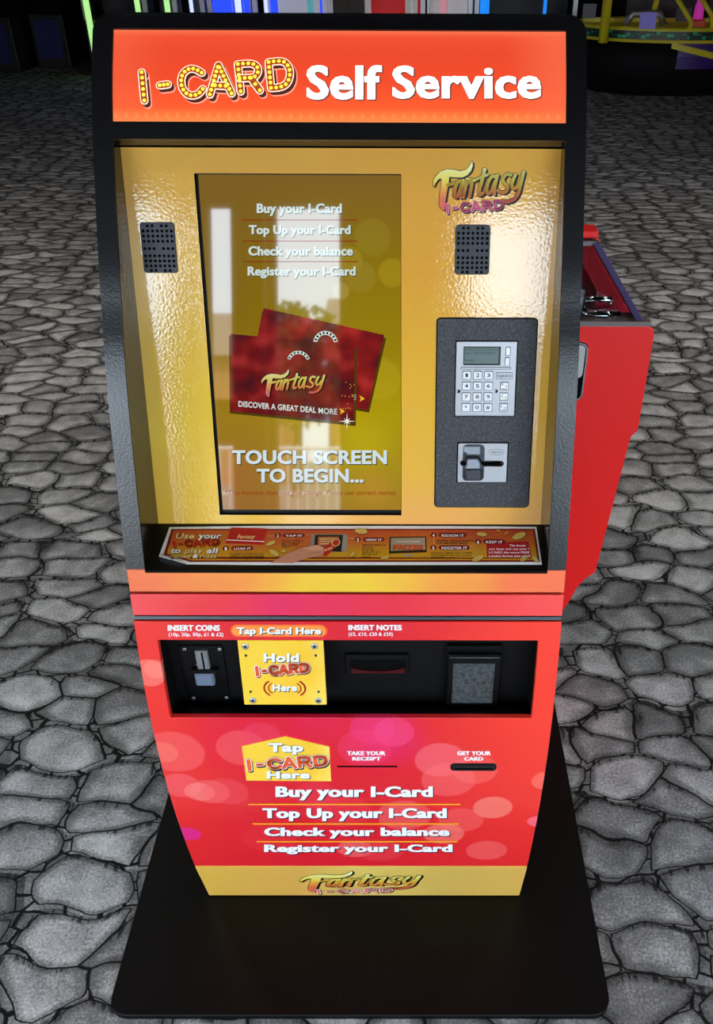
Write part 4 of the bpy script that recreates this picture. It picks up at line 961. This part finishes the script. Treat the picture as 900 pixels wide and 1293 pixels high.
for x, y in ((232.8, 819.8), (277.2, 819.8), (244.5, 881.4), (286, 881)):
    mb = MB(); mb.disc(S, S.uv(x, y, .003), .0028, .0025, .0042, M['steel']); mb.disc(S, S.uv(x, y, .003), .0011, .004, .0045, M['hole'], 6); part(mb, 'screw', coin_m)
mb = MB(); a = rect_of(S, [(247.2, 819.5), (262.8, 819.5), (265.6, 844), (249.6, 844)], .003); mb.rrplate(S, a, .0012, .002, .0085, M['steel'], .0012)
mb.rrplate(S, (a[0]+.009, a[1]+.003, a[0]+.0118, a[3]-.0018), .0006, .006, .0088, M['hole'], .0001); mb.disc(S, (a[0]-.0012, a[1]+.010), .002, .002, .006, M['chrome']); part(mb, 'coin_slot', coin_m, label='steel coin slot')
mb = MB(); a = rect_of(S, [(241.8, 843.4), (275.5, 843.4), (276, 847.8), (242, 847.8)], .006); mb.rrplate(S, a, .001, .002, .012, M['black_sat'], .001); part(mb, 'bracket', coin_m)
mb = MB(); a = rect_of(S, [(246.6, 848.6), (270.5, 848.6), (270.8, 864.2), (247.2, 864.2)], .008); mb.rrplate(S, a, .003, .002, .013, M['greybutton'], .0025); part(mb, 'return_button', coin_m, label='grey-blue return button')
mb = MB(); a = rect_of(S, [(263.5, 865), (268.5, 865), (269.5, 886), (264.5, 886)], .003); mb.rrplate(S, a, .0004, .002, .0034, M['hole'], .0001); a = rect_of(S, [(261, 880), (270, 880), (271, 886), (262, 886)], .003); mb.rrplate(S, a, .0012, .002, .0035, M['hole'], .0001); part(mb, 'lever_slot', coin_m)
# yellow tap plate standing just inside the front
o_ = FRONT.pt(0, tv0, -.002); t_ = FRONT.pt(0, tv1, -.002)-o_
TAP = Plane(o_, X, t_)
a = rect_of(TAP, [(298.6, 808.6), (407.8, 808.8), (412.6, 889.8), (309.3, 890.2)])
mb = MB(); mb.rrplate(TAP, a, .0012, -.004, 0, M['plate_yellow'], .0005); tap = part(mb, 'tap_plate', K, label='yellow contactless card plate with four screws')
mb = MB(); mb.box((a[0]+.02, o_[1]+.022, TAP.pt(0, a[1]+.03, 0)[2]), (a[2]-.02, YB, TAP.pt(0, a[3]-.02, 0)[2]), M['black_matt']); part(mb, 'standoff', tap)
mb = MB(); h = .0005
for t2, q in (('Hold', (332.7, 377.4, 836, 825)), ('Here', (344, 374.8, 872.8, 864))):
    letters(mb, TAP, t2, *q, M['greyshadow'], h-.0002, .045, 0, 0, (1.2, 1.2)); letters(mb, TAP, t2, *q, M['white'], h, .035)
icard(mb, TAP, (323, 837.6, 390, 853), .0074, h, M['darkred'], M['pinkwhite'], M['orange_line'], (1.0, 1.4))
for cx, sg in ((352, -1), (367, 1)):
    for r_, w_ in ((13, .0018), (18.5, .0026)):
        c = TAP.uv(cx, 869, 0); k = abs(TAP.uv(cx+1, 869)[0]-c[0]); P = [(c[0]+sg*k*r_*math.cos(t), c[1]+k*r_*.78*math.sin(t)) for t in np.linspace(-.85, .85, 11)]; stroke(mb, TAP, P, w_, M['redprint'], h)
part(mb, 'lettering', tap)
for x, y, rr_, m_ in ((309.7, 816, .0050, 'steel'), (397, 815.6, .0050, 'steel'), (319.4, 884, .0050, 'steel'), (402, 884.2, .0050, 'steel'), (310.4, 827.5, .0018, 'steel_dark'), (398.6, 827.4, .0018, 'steel_dark'), (316.6, 873.2, .0018, 'steel_dark'), (402.2, 873.2, .0018, 'steel_dark')):
    mb = MB(); mb.disc(TAP, TAP.uv(x, y), rr_, 0, .0018, M[m_]); mb.disc(TAP, TAP.uv(x, y), rr_*.4, .0015, .0021, M['hole'], 6); part(mb, 'screw', tap)
# note acceptor
S = TRAY
a = rect_of(S, [(435.8, 826), (516.8, 826), (516.4, 850), (436.4, 850)], .004); mb = MB(); mb.rrplate(S, a, .0016, 0, .006, M['black_sat'], .001); note = part(mb, 'note_acceptor', K, label='dark red banknote slot')
b = rect_of(S, [(441.7, 833), (512.4, 833), (512.4, 849), (441.9, 849)], .006); mb = MB(); mb.rrplate(S, b, .001, .004, .0064, M['hole'], .0002)
u_ = lambda t: b[0]+(b[2]-b[0])*t
P = [(u_(.02), b[1]+.0008), (u_(.98), b[1]+.0008), (u_(.98), b[1]+(b[3]-b[1])*.5)]+[(u_(t), b[1]+(b[3]-b[1])*(.5-.3*math.sin(math.pi*(t-.02)/.96)**.6)) for t in np.linspace(.94, .06, 13)]+[(u_(.02), b[1]+(b[3]-b[1])*.5)]
mb.plate(S, [(P, .006), (P, .009)], M['red_lip']); part(mb, 'slot_lip', note)  # dark red plastic lip
# code reader
a = rect_of(S, [(561.8, 814.5), (633, 815), (629.2, 890), (563.2, 890)], .006); mb = MB(); mb.rrplate(S, a, .003, 0, .009, M['black_sat'], .0015); scan = part(mb, 'code_reader', K, label='black code reader with square glass window')
b = rect_of(S, [(564, 826.4), (632.4, 826.6), (629, 890.2), (564.4, 890)], .014); mb = MB(); mb.rrplate(S, b, .003, .006, .016, M['black_sat'], .0015)
for k in range(4): q = b[0]+(b[2]-b[0])*(.17+k*.19); mb.rrplate(S, (q, b[3]-.0068, q+.006, b[3]-.0046), .0008, .015, .0164, M['steel_dark'], .0002)
mb.rrplate(S, (b[0]+.002, b[3]-.0050, b[2]-.002, b[3]-.0042), .0003, .015, .0162, M['steel'], .0001); part(mb, 'reader_frame', scan)
b = rect_of(S, [(571.6, 837.4), (624.2, 838), (621.4, 887.6), (570.8, 887)], .016)
gm = mat('dusty_glass', (70, 74, 76), .3); nz = N(gm, 'ShaderNodeTexNoise'); tc = N(gm, 'ShaderNodeTexCoord'); nz.inputs['Scale'].default_value = 160; nz.inputs['Detail'].default_value = 5; L(gm, tc.outputs['Object'], nz.inputs['Vector']); L(gm, ramp(gm, nz.outputs['Fac'], [(.3, (34, 38, 40)), (.75, (92, 96, 98))]), bsdf(gm).inputs['Base Color'])
mb = MB(); mb.rrplate(S, b, .001, .015, .0168, gm, .0002); part(mb, 'reader_window', scan, label='dusty grey glass window')
# ------------------------------------------------------------------ red game machine standing behind the kiosk
NY = 1.62; ND = .62
R_ = empty('coin_game_machine', (.25, NY+ND/2, 0), 'low red game machine with sloping glass top behind the kiosk', 'game machine')
mb = MB()
prof = [(-.12, .002), (.40, .002), (.405, .05), (.455, .13), (.478, .18), (.496, .235), (.515, .262), (.534, .281), (.563, .640), (.566, .655), (.577, .667), (.577, .885), (.574, .898), (.562, .905), (-.12, .905)]
mb.loft([[(x, NY, z) for x, z in prof], [(x, NY+.02, z) for x, z in prof]], M['red_side']); part(mb, 'side_panel', R_, bevel=.002)
mb = MB(); mb.loft([[(x, NY+ND-.02, z) for x, z in prof], [(x, NY+ND, z) for x, z in prof]], M['red_side']); part(mb, 'side_panel', R_, bevel=.002)
mb = MB(); pin_ = [(x-.012 if x > 0 else x+.012, z) for x, z in prof]; pin_ = [(x, max(z-.008, .002)) for x, z in pin_]
mb.loft([[(x, NY+.02, z) for x, z in pin_], [(x, NY+ND-.02, z) for x, z in pin_]], M['black_sat']); part(mb, 'body', R_)
mb = MB(); mb.box((-.12, NY-.001, .905), (.566, NY+.022, .915), M['edge_grey']); part(mb, 'edge_trim', R_)
# glass case
glass = mat('clear_glass', (235, 240, 245), .03, trans=1.0); bsdf(glass).inputs['IOR'].default_value = 1.12
purple = mat('purple_metal', (62, 46, 92), .3, .3)
g1, g2 = (.440, 1.068), (.545, .918)
def slope(t): return (g1[0]+(g2[0]-g1[0])*t, g1[1]+(g2[1]-g1[1])*t)
mb = MB()
for y0 in (NY+.002, NY+ND-.022):
    mb.loft([[(g1[0]-.012, y, g1[1]+.004), (g1[0]+.004, y, g1[1]+.002), (g2[0]+.006, y, g2[1]-.002), (g2[0]-.009, y, g2[1]-.002)] for y in (y0, y0+.02)], purple)
mb.loft([[(-.12, y, g1[1]-.004), (g1[0]-.012, y, g1[1]-.004), (g1[0], y, g1[1]+.005), (-.12, y, g1[1]+.012)] for y in (NY+.002, NY+ND-.002)], mat('grey_lid_frame', (120, 108, 112), .35))
part(mb, 'case_frame', R_, bevel=.001)
mb = MB(); mb.box((-.12, NY+.008, .915), (.43, NY+.0105, 1.062), glass); mb.loft([[(.43, y, .916), (g2[0]-.018, y, .917), (.43, y, 1.058)] for y in (NY+.008, NY+.0105)], glass); part(mb, 'side_glass', R_)
mb = MB(); mb.loft([[(g1[0]-.006, y, g1[1]-.004), (g1[0]-.002, y, g1[1]-.004), (g2[0]-.006, y, g2[1]+.003), (g2[0]-.010, y, g2[1]+.003)] for y in (NY+.03, NY+ND-.03)], glass); part(mb, 'front_glass', R_)
mb = MB(); mb.box((-.11, NY+.004, g1[1]+.009), (.441, NY+.05, g1[1]+.024), M['red_side']); part(mb, 'red_lid', R_, bevel=.004)
# interior
redin = mat('red_interior', (226, 60, 60), .4)
mb = MB(); mb.box((-.10, NY+ND-.05, .90), (.42, NY+ND-.028, 1.06), redin); mb.box((.36, NY+.30, .895), (.39, NY+ND-.05, 1.05), redin); part(mb, 'inner_wall', R_)
mb = MB(); mb.box((-.10, NY+.024, .893), (.46, NY+ND-.03, .899), M['black_sat']); part(mb, 'playfield', R_)
mb = MB(); mb.loft([[(.47, y, .899), (.545, y, .899), (.535, y, .915), (.47, y, .945)] for y in (NY+.09, NY+ND-.03)], mat('magenta_red_front', (190, 26, 50), .3)); part(mb, 'front_rail', R_)
mb = MB(); mb.tube([(.440, NY+.05, .916), (.440, NY+.05, .942), (.492, NY+.05, .942), (.492, NY+.05, .932)], .006, M['chrome']); mb.box((.436, NY+.035, .903), (.512, NY+.06, .918), M['chrome']); part(mb, 'chrome_chute', R_, True)
mb = MB(); mb.tube([(.425, NY+.05, .90), (.428, NY+.05, .962)], .010, M['steel']); part(mb, 'post', R_, True)
mb = MB(); mb.tube([(.36, NY+.2, 1.0), (.43, NY+.2, 1.0)], .008, M['chrome']); mb.tube([(.415, NY+.19, .975), (.415, NY+.19, 1.025)], .005, M['chrome']); part(mb, 'latch', R_, True)
mb = MB()  # glowing beads on stalks, added in place of bulb reflections in the glass
for x, y in ((.43, .22), (.455, .25), (.437, .27)): 
    rings = []
    for k in range(7):
        t = math.pi*k/6; rings.append([(x+max(.0085*math.sin(t), .0004)*math.cos(2*math.pi*q/10), NY+y+max(.0085*math.sin(t), .0004)*math.sin(2*math.pi*q/10), .975-.0085*math.cos(t)) for q in range(10)])
    mb.loft(rings, mat('glint_white', (255, 250, 230), .3, emit=(255, 248, 225), es=2.0))
    mb.tube([(x, NY+y, .897), (x, NY+y, .968)], .002, M['black_sat'], 6)
part(mb, 'glass_glints', R_, True)
# hand hold with rim on the side panel
HS = Plane((.40, NY, .72), X, (0, 0, 1))
q = [atp for atp in outline(HS, [(722, 431), (741.5, 431.5), (737, 503), (716, 506)])]
mb = MB(); a = (q[0][0], q[3][1], (q[1][0]+q[2][0])/2+.001, q[0][1])
mb.rrplate(HS, a, .018, -.001, .005, M['chrome'], .002); mb.rrplate(HS, (a[0]+.005, a[1]+.005, a[2]-.005, a[3]-.005), .014, .004, .0056, M['hole'], .0003)
mb.rrplate(HS, (a[0]+.006, a[1]+.055, a[2]-.008, a[3]-.006), .010, .005, .0075, mat('white_plastic', (190, 188, 186), .4), .001); part(mb, 'hand_hold', R_, label='chrome-rimmed hand hold')

# ------------------------------------------------------------------ far side of the arcade
def at_y(px, py, Y):
    d = ray(px, py); return CAM+d*((Y-CAM[1])/d[1])
def X_at(px, Y=12.0): return float(at_y(px, 6, Y)[0])
def tube_mat(name, c, e): return mat(name, c, .4, emit=c, es=e)
green = tube_mat('green_neon', (168, 226, 140), 1.1); blue = tube_mat('blue_neon', (40, 70, 250), 1.2); cyan = tube_mat('cyan_neon', (30, 130, 240), 1.0); wht = tube_mat('white_tube', (200, 215, 255), 1.1)
def cabinet(name, label, cat, x0, x1, y0, depth, hgt, body, glassc=None, tubes=(), inner=None, zsill=.62, group=None):
    if cat == 'claw machine': group = 'claw machines behind the kiosk'
    root = empty(name, ((x0+x1)/2, y0+depth/2, 0), label, cat, group)
    mb = MB(); mb.box((x0, y0, 0), (x1, y0+depth, zsill), body); part(mb, 'base', root, bevel=.01)
    mb = MB(); mb.box((x0, y0, hgt-.25), (x1, y0+depth, hgt), body); part(mb, 'top_box', root, bevel=.01)
    mb = MB(); mb.box((x0+.03, y0+depth-.06, zsill), (x1-.03, y0+depth-.02, hgt-.25), inner or body); part(mb, 'back_wall', root)
    for x in (x0+.03, x1-.03):
        mb = MB(); mb.box((x-.028, y0+.005, zsill), (x+.028, y0+.06, hgt-.25), M['steel']); part(mb, 'post', root)
    for x, m_, w_, zlo in tubes:
        mb = MB(); mb.tube([(x, y0-.03, zlo), (x, y0-.03, hgt-.1)], w_, m_, 10); part(mb, 'upright_tube', root, True)
    if glassc:
        mb = MB(); mb.box((x0+.06, y0+.02, zsill), (x1-.06, y0+.026, hgt-.25), glass); part(mb, 'pane', root)
    return root
gbody = mat('grey_cabinet', (110, 104, 106), .5); dbody = mat('plum_cabinet', (46, 34, 42), .5)
Y0 = 12.0
cabinet('claw_machine', 'claw machine with green neon corner tubes left behind the kiosk', 'claw machine', X_at(102), X_at(177), Y0, .8, 1.95, dbody, True, [(X_at(110), green, .036, .06), (X_at(174), green, .03, .6)], mat('plum_back', (70, 56, 66), .6))
cabinet('claw_machine', 'narrow tan claw machine with a green tube at its right edge', 'claw machine', X_at(179), X_at(214), Y0, .8, 1.95, mat('tan_cabinet', (130, 118, 100), .5), True, [(X_at(211.5), green, .033, .6)], mat('tan_back', (140, 128, 108), .6))
cabinet('claw_machine', 'grey claw machine with one blue-white tube', 'claw machine', X_at(217), X_at(258), Y0, .8, 1.95, gbody, True, [(X_at(242), wht, .022, .6)], gbody)
cabinet('video_game_cabinet', 'bright blue lit cabinet behind the kiosk top', 'arcade cabinet', X_at(261), X_at(316), Y0, .8, 1.9, mat('blue_cabinet', (20, 30, 130), .4), False, [(X_at(276), blue, .07, .5), (X_at(289), blue, .06, .5), (X_at(301), wht, .04, .5), (X_at(311), blue, .04, .5)], mat('blue_back', (20, 30, 160), .4, emit=(14, 20, 150), es=.8))
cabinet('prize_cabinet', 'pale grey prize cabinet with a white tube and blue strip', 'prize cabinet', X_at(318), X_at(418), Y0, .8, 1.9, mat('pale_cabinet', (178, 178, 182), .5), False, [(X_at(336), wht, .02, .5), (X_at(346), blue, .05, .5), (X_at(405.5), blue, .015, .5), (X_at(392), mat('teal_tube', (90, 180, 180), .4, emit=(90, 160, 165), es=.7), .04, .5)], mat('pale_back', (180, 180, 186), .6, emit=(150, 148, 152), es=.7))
wd = empty('wooden_cupboard', (X_at(440), Y0+.3, 0), 'dark wooden cupboard between pale and red machines', 'cupboard')
wood = mat('dark_wood', (66, 52, 42), .6)
mb = MB(); mb.box((X_at(420), Y0, 0), (X_at(460.5), Y0+.6, 1.9), wood); part(mb, 'body', wd)
for a, b in ((421.5, 439.6), (441, 459)):
    mb = MB(); mb.box((X_at(a), Y0-.02, .05), (X_at(b), Y0, 1.85), wood); d_ = part(mb, 'door', wd)
    mb = MB(); xk = X_at(438 if a < 430 else 442.5); mb.tube([(xk, Y0-.045, .9), (xk, Y0-.045, 1.1)], .012, M['steel']); part(mb, 'handle', d_)
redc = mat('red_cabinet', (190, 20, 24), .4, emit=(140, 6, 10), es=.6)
cabinet('pusher_machine', 'bright red machine with chrome posts behind the kiosk top', 'pusher machine', X_at(461), X_at(537), Y0, .8, 1.8, redc, False, [(X_at(464.5), mat('chrome_post', (200, 200, 200), .2, .6, emit=(150, 150, 150), es=.6), .04, .5), (X_at(516), MATS['chrome_post'], .045, .5), (X_at(523), MATS['chrome_post'], .04, .5)], redc)  # chrome posts get their shine from emission, they are not neon
cabinet('change_machine', 'pale grey cabinet right of the red machine', 'change machine', X_at(539), X_at(597), Y0, .7, 1.8, mat('pale_cabinet', (178, 178, 182), .5), False, [(X_at(560), mat('pink_tube', (230, 170, 180), .4, emit=(190, 130, 140), es=.7), .05, .5), (X_at(546), MATS['chrome_post'], .03, .5)], MATS['pale_back'])
dk = mat('black_cabinet', (10, 10, 14), .5)
cabinet('video_game_cabinet', 'black cabinet with two cyan tubes right above the sign', 'arcade cabinet', X_at(601), X_at(735), Y0+.3, .7, 1.9, dk, False, [(X_at(613), cyan, .05, .5), (X_at(618), cyan, .02, .5), (X_at(692), cyan, .022, .5)], dk)

# two dark cabinets with blue fronts, far left
def blue_front(x0, x1, y, ang, label):
    root = empty('video_game_cabinet', ((x0+x1)/2, y+.3, 0), label, 'arcade cabinet', 'dim blue cabinets at far left')
    w = x1-x0; cx = (x0+x1)/2
    prof = [(y, 0), (y, .62), (y-.06, .68), (y+.12, .80), (y+.22, 1.35), (y+.1, 1.75), (y+.7, 1.75), (y+.7, 0)]
    mb = MB(); mb.loft([[(x, a, b) for a, b in prof] for x in (x0, x1)], dk); part(mb, 'body', root, bevel=.01)
    mb = MB(); PL = Plane((cx, y-.002, .33), X, (0, 0, 1)); mb.rrplate(PL, (-w*.40, -.25, w*.40, .26), .05, -.005, .012, mat('grey_trim', (26, 26, 30), .5), .004); t_ = part(mb, 'front_frame', root)
    mb = MB(); mb.rrplate(PL, (-w*.36, -.22, w*.36, .23), .04, .008, .015, mat('deep_blue_panel', (8, 10, 60), .5, emit=(2, 3, 26), es=.5), .002); part(mb, 'front_panel', t_)
    mb = MB(); SL = Plane((cx, y+.17, 1.08), X, (0, .10, .55)); mb.rrplate(SL, (-w*.38, -.2, w*.38, .2), .02, -.004, .01, mat('dark_display', (16, 10, 14), .2, emit=(30, 6, 10), es=.5), .002); part(mb, 'screen', root)
blue_front(X_at(-28, 12.6), X_at(19, 12.6), 12.3, 0, 'dim blue-fronted cabinet at the far left edge')
blue_front(X_at(24, 12.6), X_at(68, 12.6), 12.8, 0, 'dim blue-fronted cabinet nearer the green neon')

# children's ride with yellow bars, right
RX, RY = 3.05, 10.9
ride = empty('kiddie_ride', (RX, RY+.3, 0), "children's ride with dark oval base, green maze band and yellow bars", 'ride')
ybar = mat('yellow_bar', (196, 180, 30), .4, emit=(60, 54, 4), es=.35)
def oval(z, rx, ry, n=40): return [(RX+rx*math.cos(2*math.pi*k/n), RY+.35+ry*math.sin(2*math.pi*k/n), z) for k in range(n)]
mb = MB(); mb.loft([oval(0, .9, .6), oval(.12, 1.06, .74), oval(.30, 1.12, .8), oval(.56, 1.1, .78)], mat('black_ride_base', (7, 6, 10), .7, spec=.15), True, True); part(mb, 'base', ride, True)
mb = MB(); mb.loft([oval(.545, 1.12, .80), oval(.575, 1.125, .805)], ybar, False, False); mb.loft([oval(.655, 1.11, .79), oval(.685, 1.115, .795), oval(.685, 1.0, .70)], ybar, False, True); part(mb, 'yellow_rim', ride, True)
mb = MB(); mb.loft([oval(.575, 1.115, .795), oval(.655, 1.105, .785)], mat('dark_green_band', (10, 40, 30), .4), False, False)
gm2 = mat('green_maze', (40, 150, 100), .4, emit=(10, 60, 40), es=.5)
for k in range(64):
    a0 = math.radians(180+k*180/64); a1 = a0+math.radians(random.choice((1.2, 2.0, 2.6)))
    z0 = random.choice((.585, .605, .625)); z1 = z0+random.choice((.006, .03))
    mb.poly([(RX+1.122*math.cos(a), RY+.35+.802*math.sin(a), z) for a, z in ((a0, z0), (a1, z0), (a1, z1), (a0, z1))], gm2)
part(mb, 'maze_band', ride)
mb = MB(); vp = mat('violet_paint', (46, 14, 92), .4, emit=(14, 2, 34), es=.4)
P = [(1.124, 290, .30), (1.124, 300, .28), (1.124, 312, .32), (1.124, 322, .42), (1.12, 326, .54), (1.12, 300, .54), (1.12, 284, .54), (1.124, 283, .42)]
mb.loft([[(RX+r*math.cos(math.radians(a)), RY+.35+(r-.315)*math.sin(math.radians(a)), z) for a in np.linspace(266, 318, 18)] for r, z in ((1.128, .30), (1.132, .42), (1.124, .545))], vp, False, False, False); mb.loft([[(RX+1.136*math.cos(math.radians(a)), RY+.35+.822*math.sin(math.radians(a)), z-.0042*max(a-262, 0)) for a in np.linspace(262, 292, 12)] for z in (.50, .56)], ybar, False, False, False); part(mb, 'violet_panel', ride)
def bar(pts, r): 
    mb = MB(); mb.tube(pts, r, ybar, 10); part(mb, 'yellow_bar', ride, True)
pA, pB = at_y(767, 0, 10.35), at_y(761, 54, 10.35); bar([pB, pA+(pA-pB)*1.6], .05)
pA, pB, pC = at_y(852, -6, 10.5), at_y(872, 27, 10.5), at_y(865, 79, 10.5); bar([pA+(pA-pB)*1.5, pA, pB, pC], .026)
pA, pB = at_y(884, -4, 10.6), at_y(899, 20, 10.6); bar([pA+(pA-pB)*1.5, pA, pB, pB+np.array([.05, 0, -.3])], .026)
pA, pB = at_y(829, 0, 10.9), at_y(824, 22, 10.9); bar([pA+(pA-pB)*2, pA, pB], .03)
mb = MB(); p = at_y(757, 25, 11.2); mb.box((RX-1.0, 11.2, p[2]-.02), (RX+.9, 11.24, p[2]+.02), ybar); part(mb, 'cross_rail', ride)
mb = MB(); mb.box((RX-.5, 11.3, .685), (RX+.35, 11.36, 1.35), mat('grey_mesh', (58, 54, 60), .6)); 
part(mb, 'mesh_panel', ride)
mb = MB(); mb.box((RX+.42, 11.3, .685), (RX+.72, 11.5, 1.6), mat('maroon_seat', (44, 8, 12), .5)); part(mb, 'seat', ride, bevel=.03)
mb = MB(); mb.tube([(RX-.62, 10.75, .70), (RX-.55, 10.75, .80), (RX-.25, 10.75, .80), (RX-.2, 10.75, .70)], .04, M['steel']); part(mb, 'hand_rail', ride, True)
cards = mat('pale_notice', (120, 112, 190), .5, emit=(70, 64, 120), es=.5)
def notice(px, py, w, h, Y, m_, lab):
    c = at_y(px, py, Y); mb = MB(); mb.box((c[0]-w/2, Y, c[2]-h/2), (c[0]+w/2, Y+.006, c[2]+h/2), m_); part(mb, 'notice', ride, label=lab)
notice(818, 26, .17, .15, 10.25, cards, 'lilac notice'); notice(744, 14, .14, .13, 10.3, mat('grey_notice', (86, 82, 88), .5), 'grey notice'); notice(863, 19, .16, .13, 10.8, MATS['grey_notice'], 'grey notice')
mb = MB(); c = at_y(882, 17, 10.9); mb.loft([[(c[0]+r*math.cos(2*math.pi*k/12), 10.9+r*math.sin(2*math.pi*k/12), c[2]+dz) for k in range(12)] for r, dz in ((.06, -.12), (.05, .08), (.01, .2))], mat('pink_light', (200, 60, 150), .4, emit=(170, 40, 140), es=.6)); part(mb, 'pink_lamp', ride, True)
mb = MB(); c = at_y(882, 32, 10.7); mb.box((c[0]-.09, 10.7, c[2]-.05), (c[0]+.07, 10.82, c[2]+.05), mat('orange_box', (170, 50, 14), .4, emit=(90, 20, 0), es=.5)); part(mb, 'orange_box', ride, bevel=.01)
mb = MB(); c = at_y(884, 46, 10.55); mb.box((c[0]-.1, 10.5, c[2]-.06), (c[0]+.1, 10.62, c[2]+.06), ybar); part(mb, 'yellow_block', ride, bevel=.02)
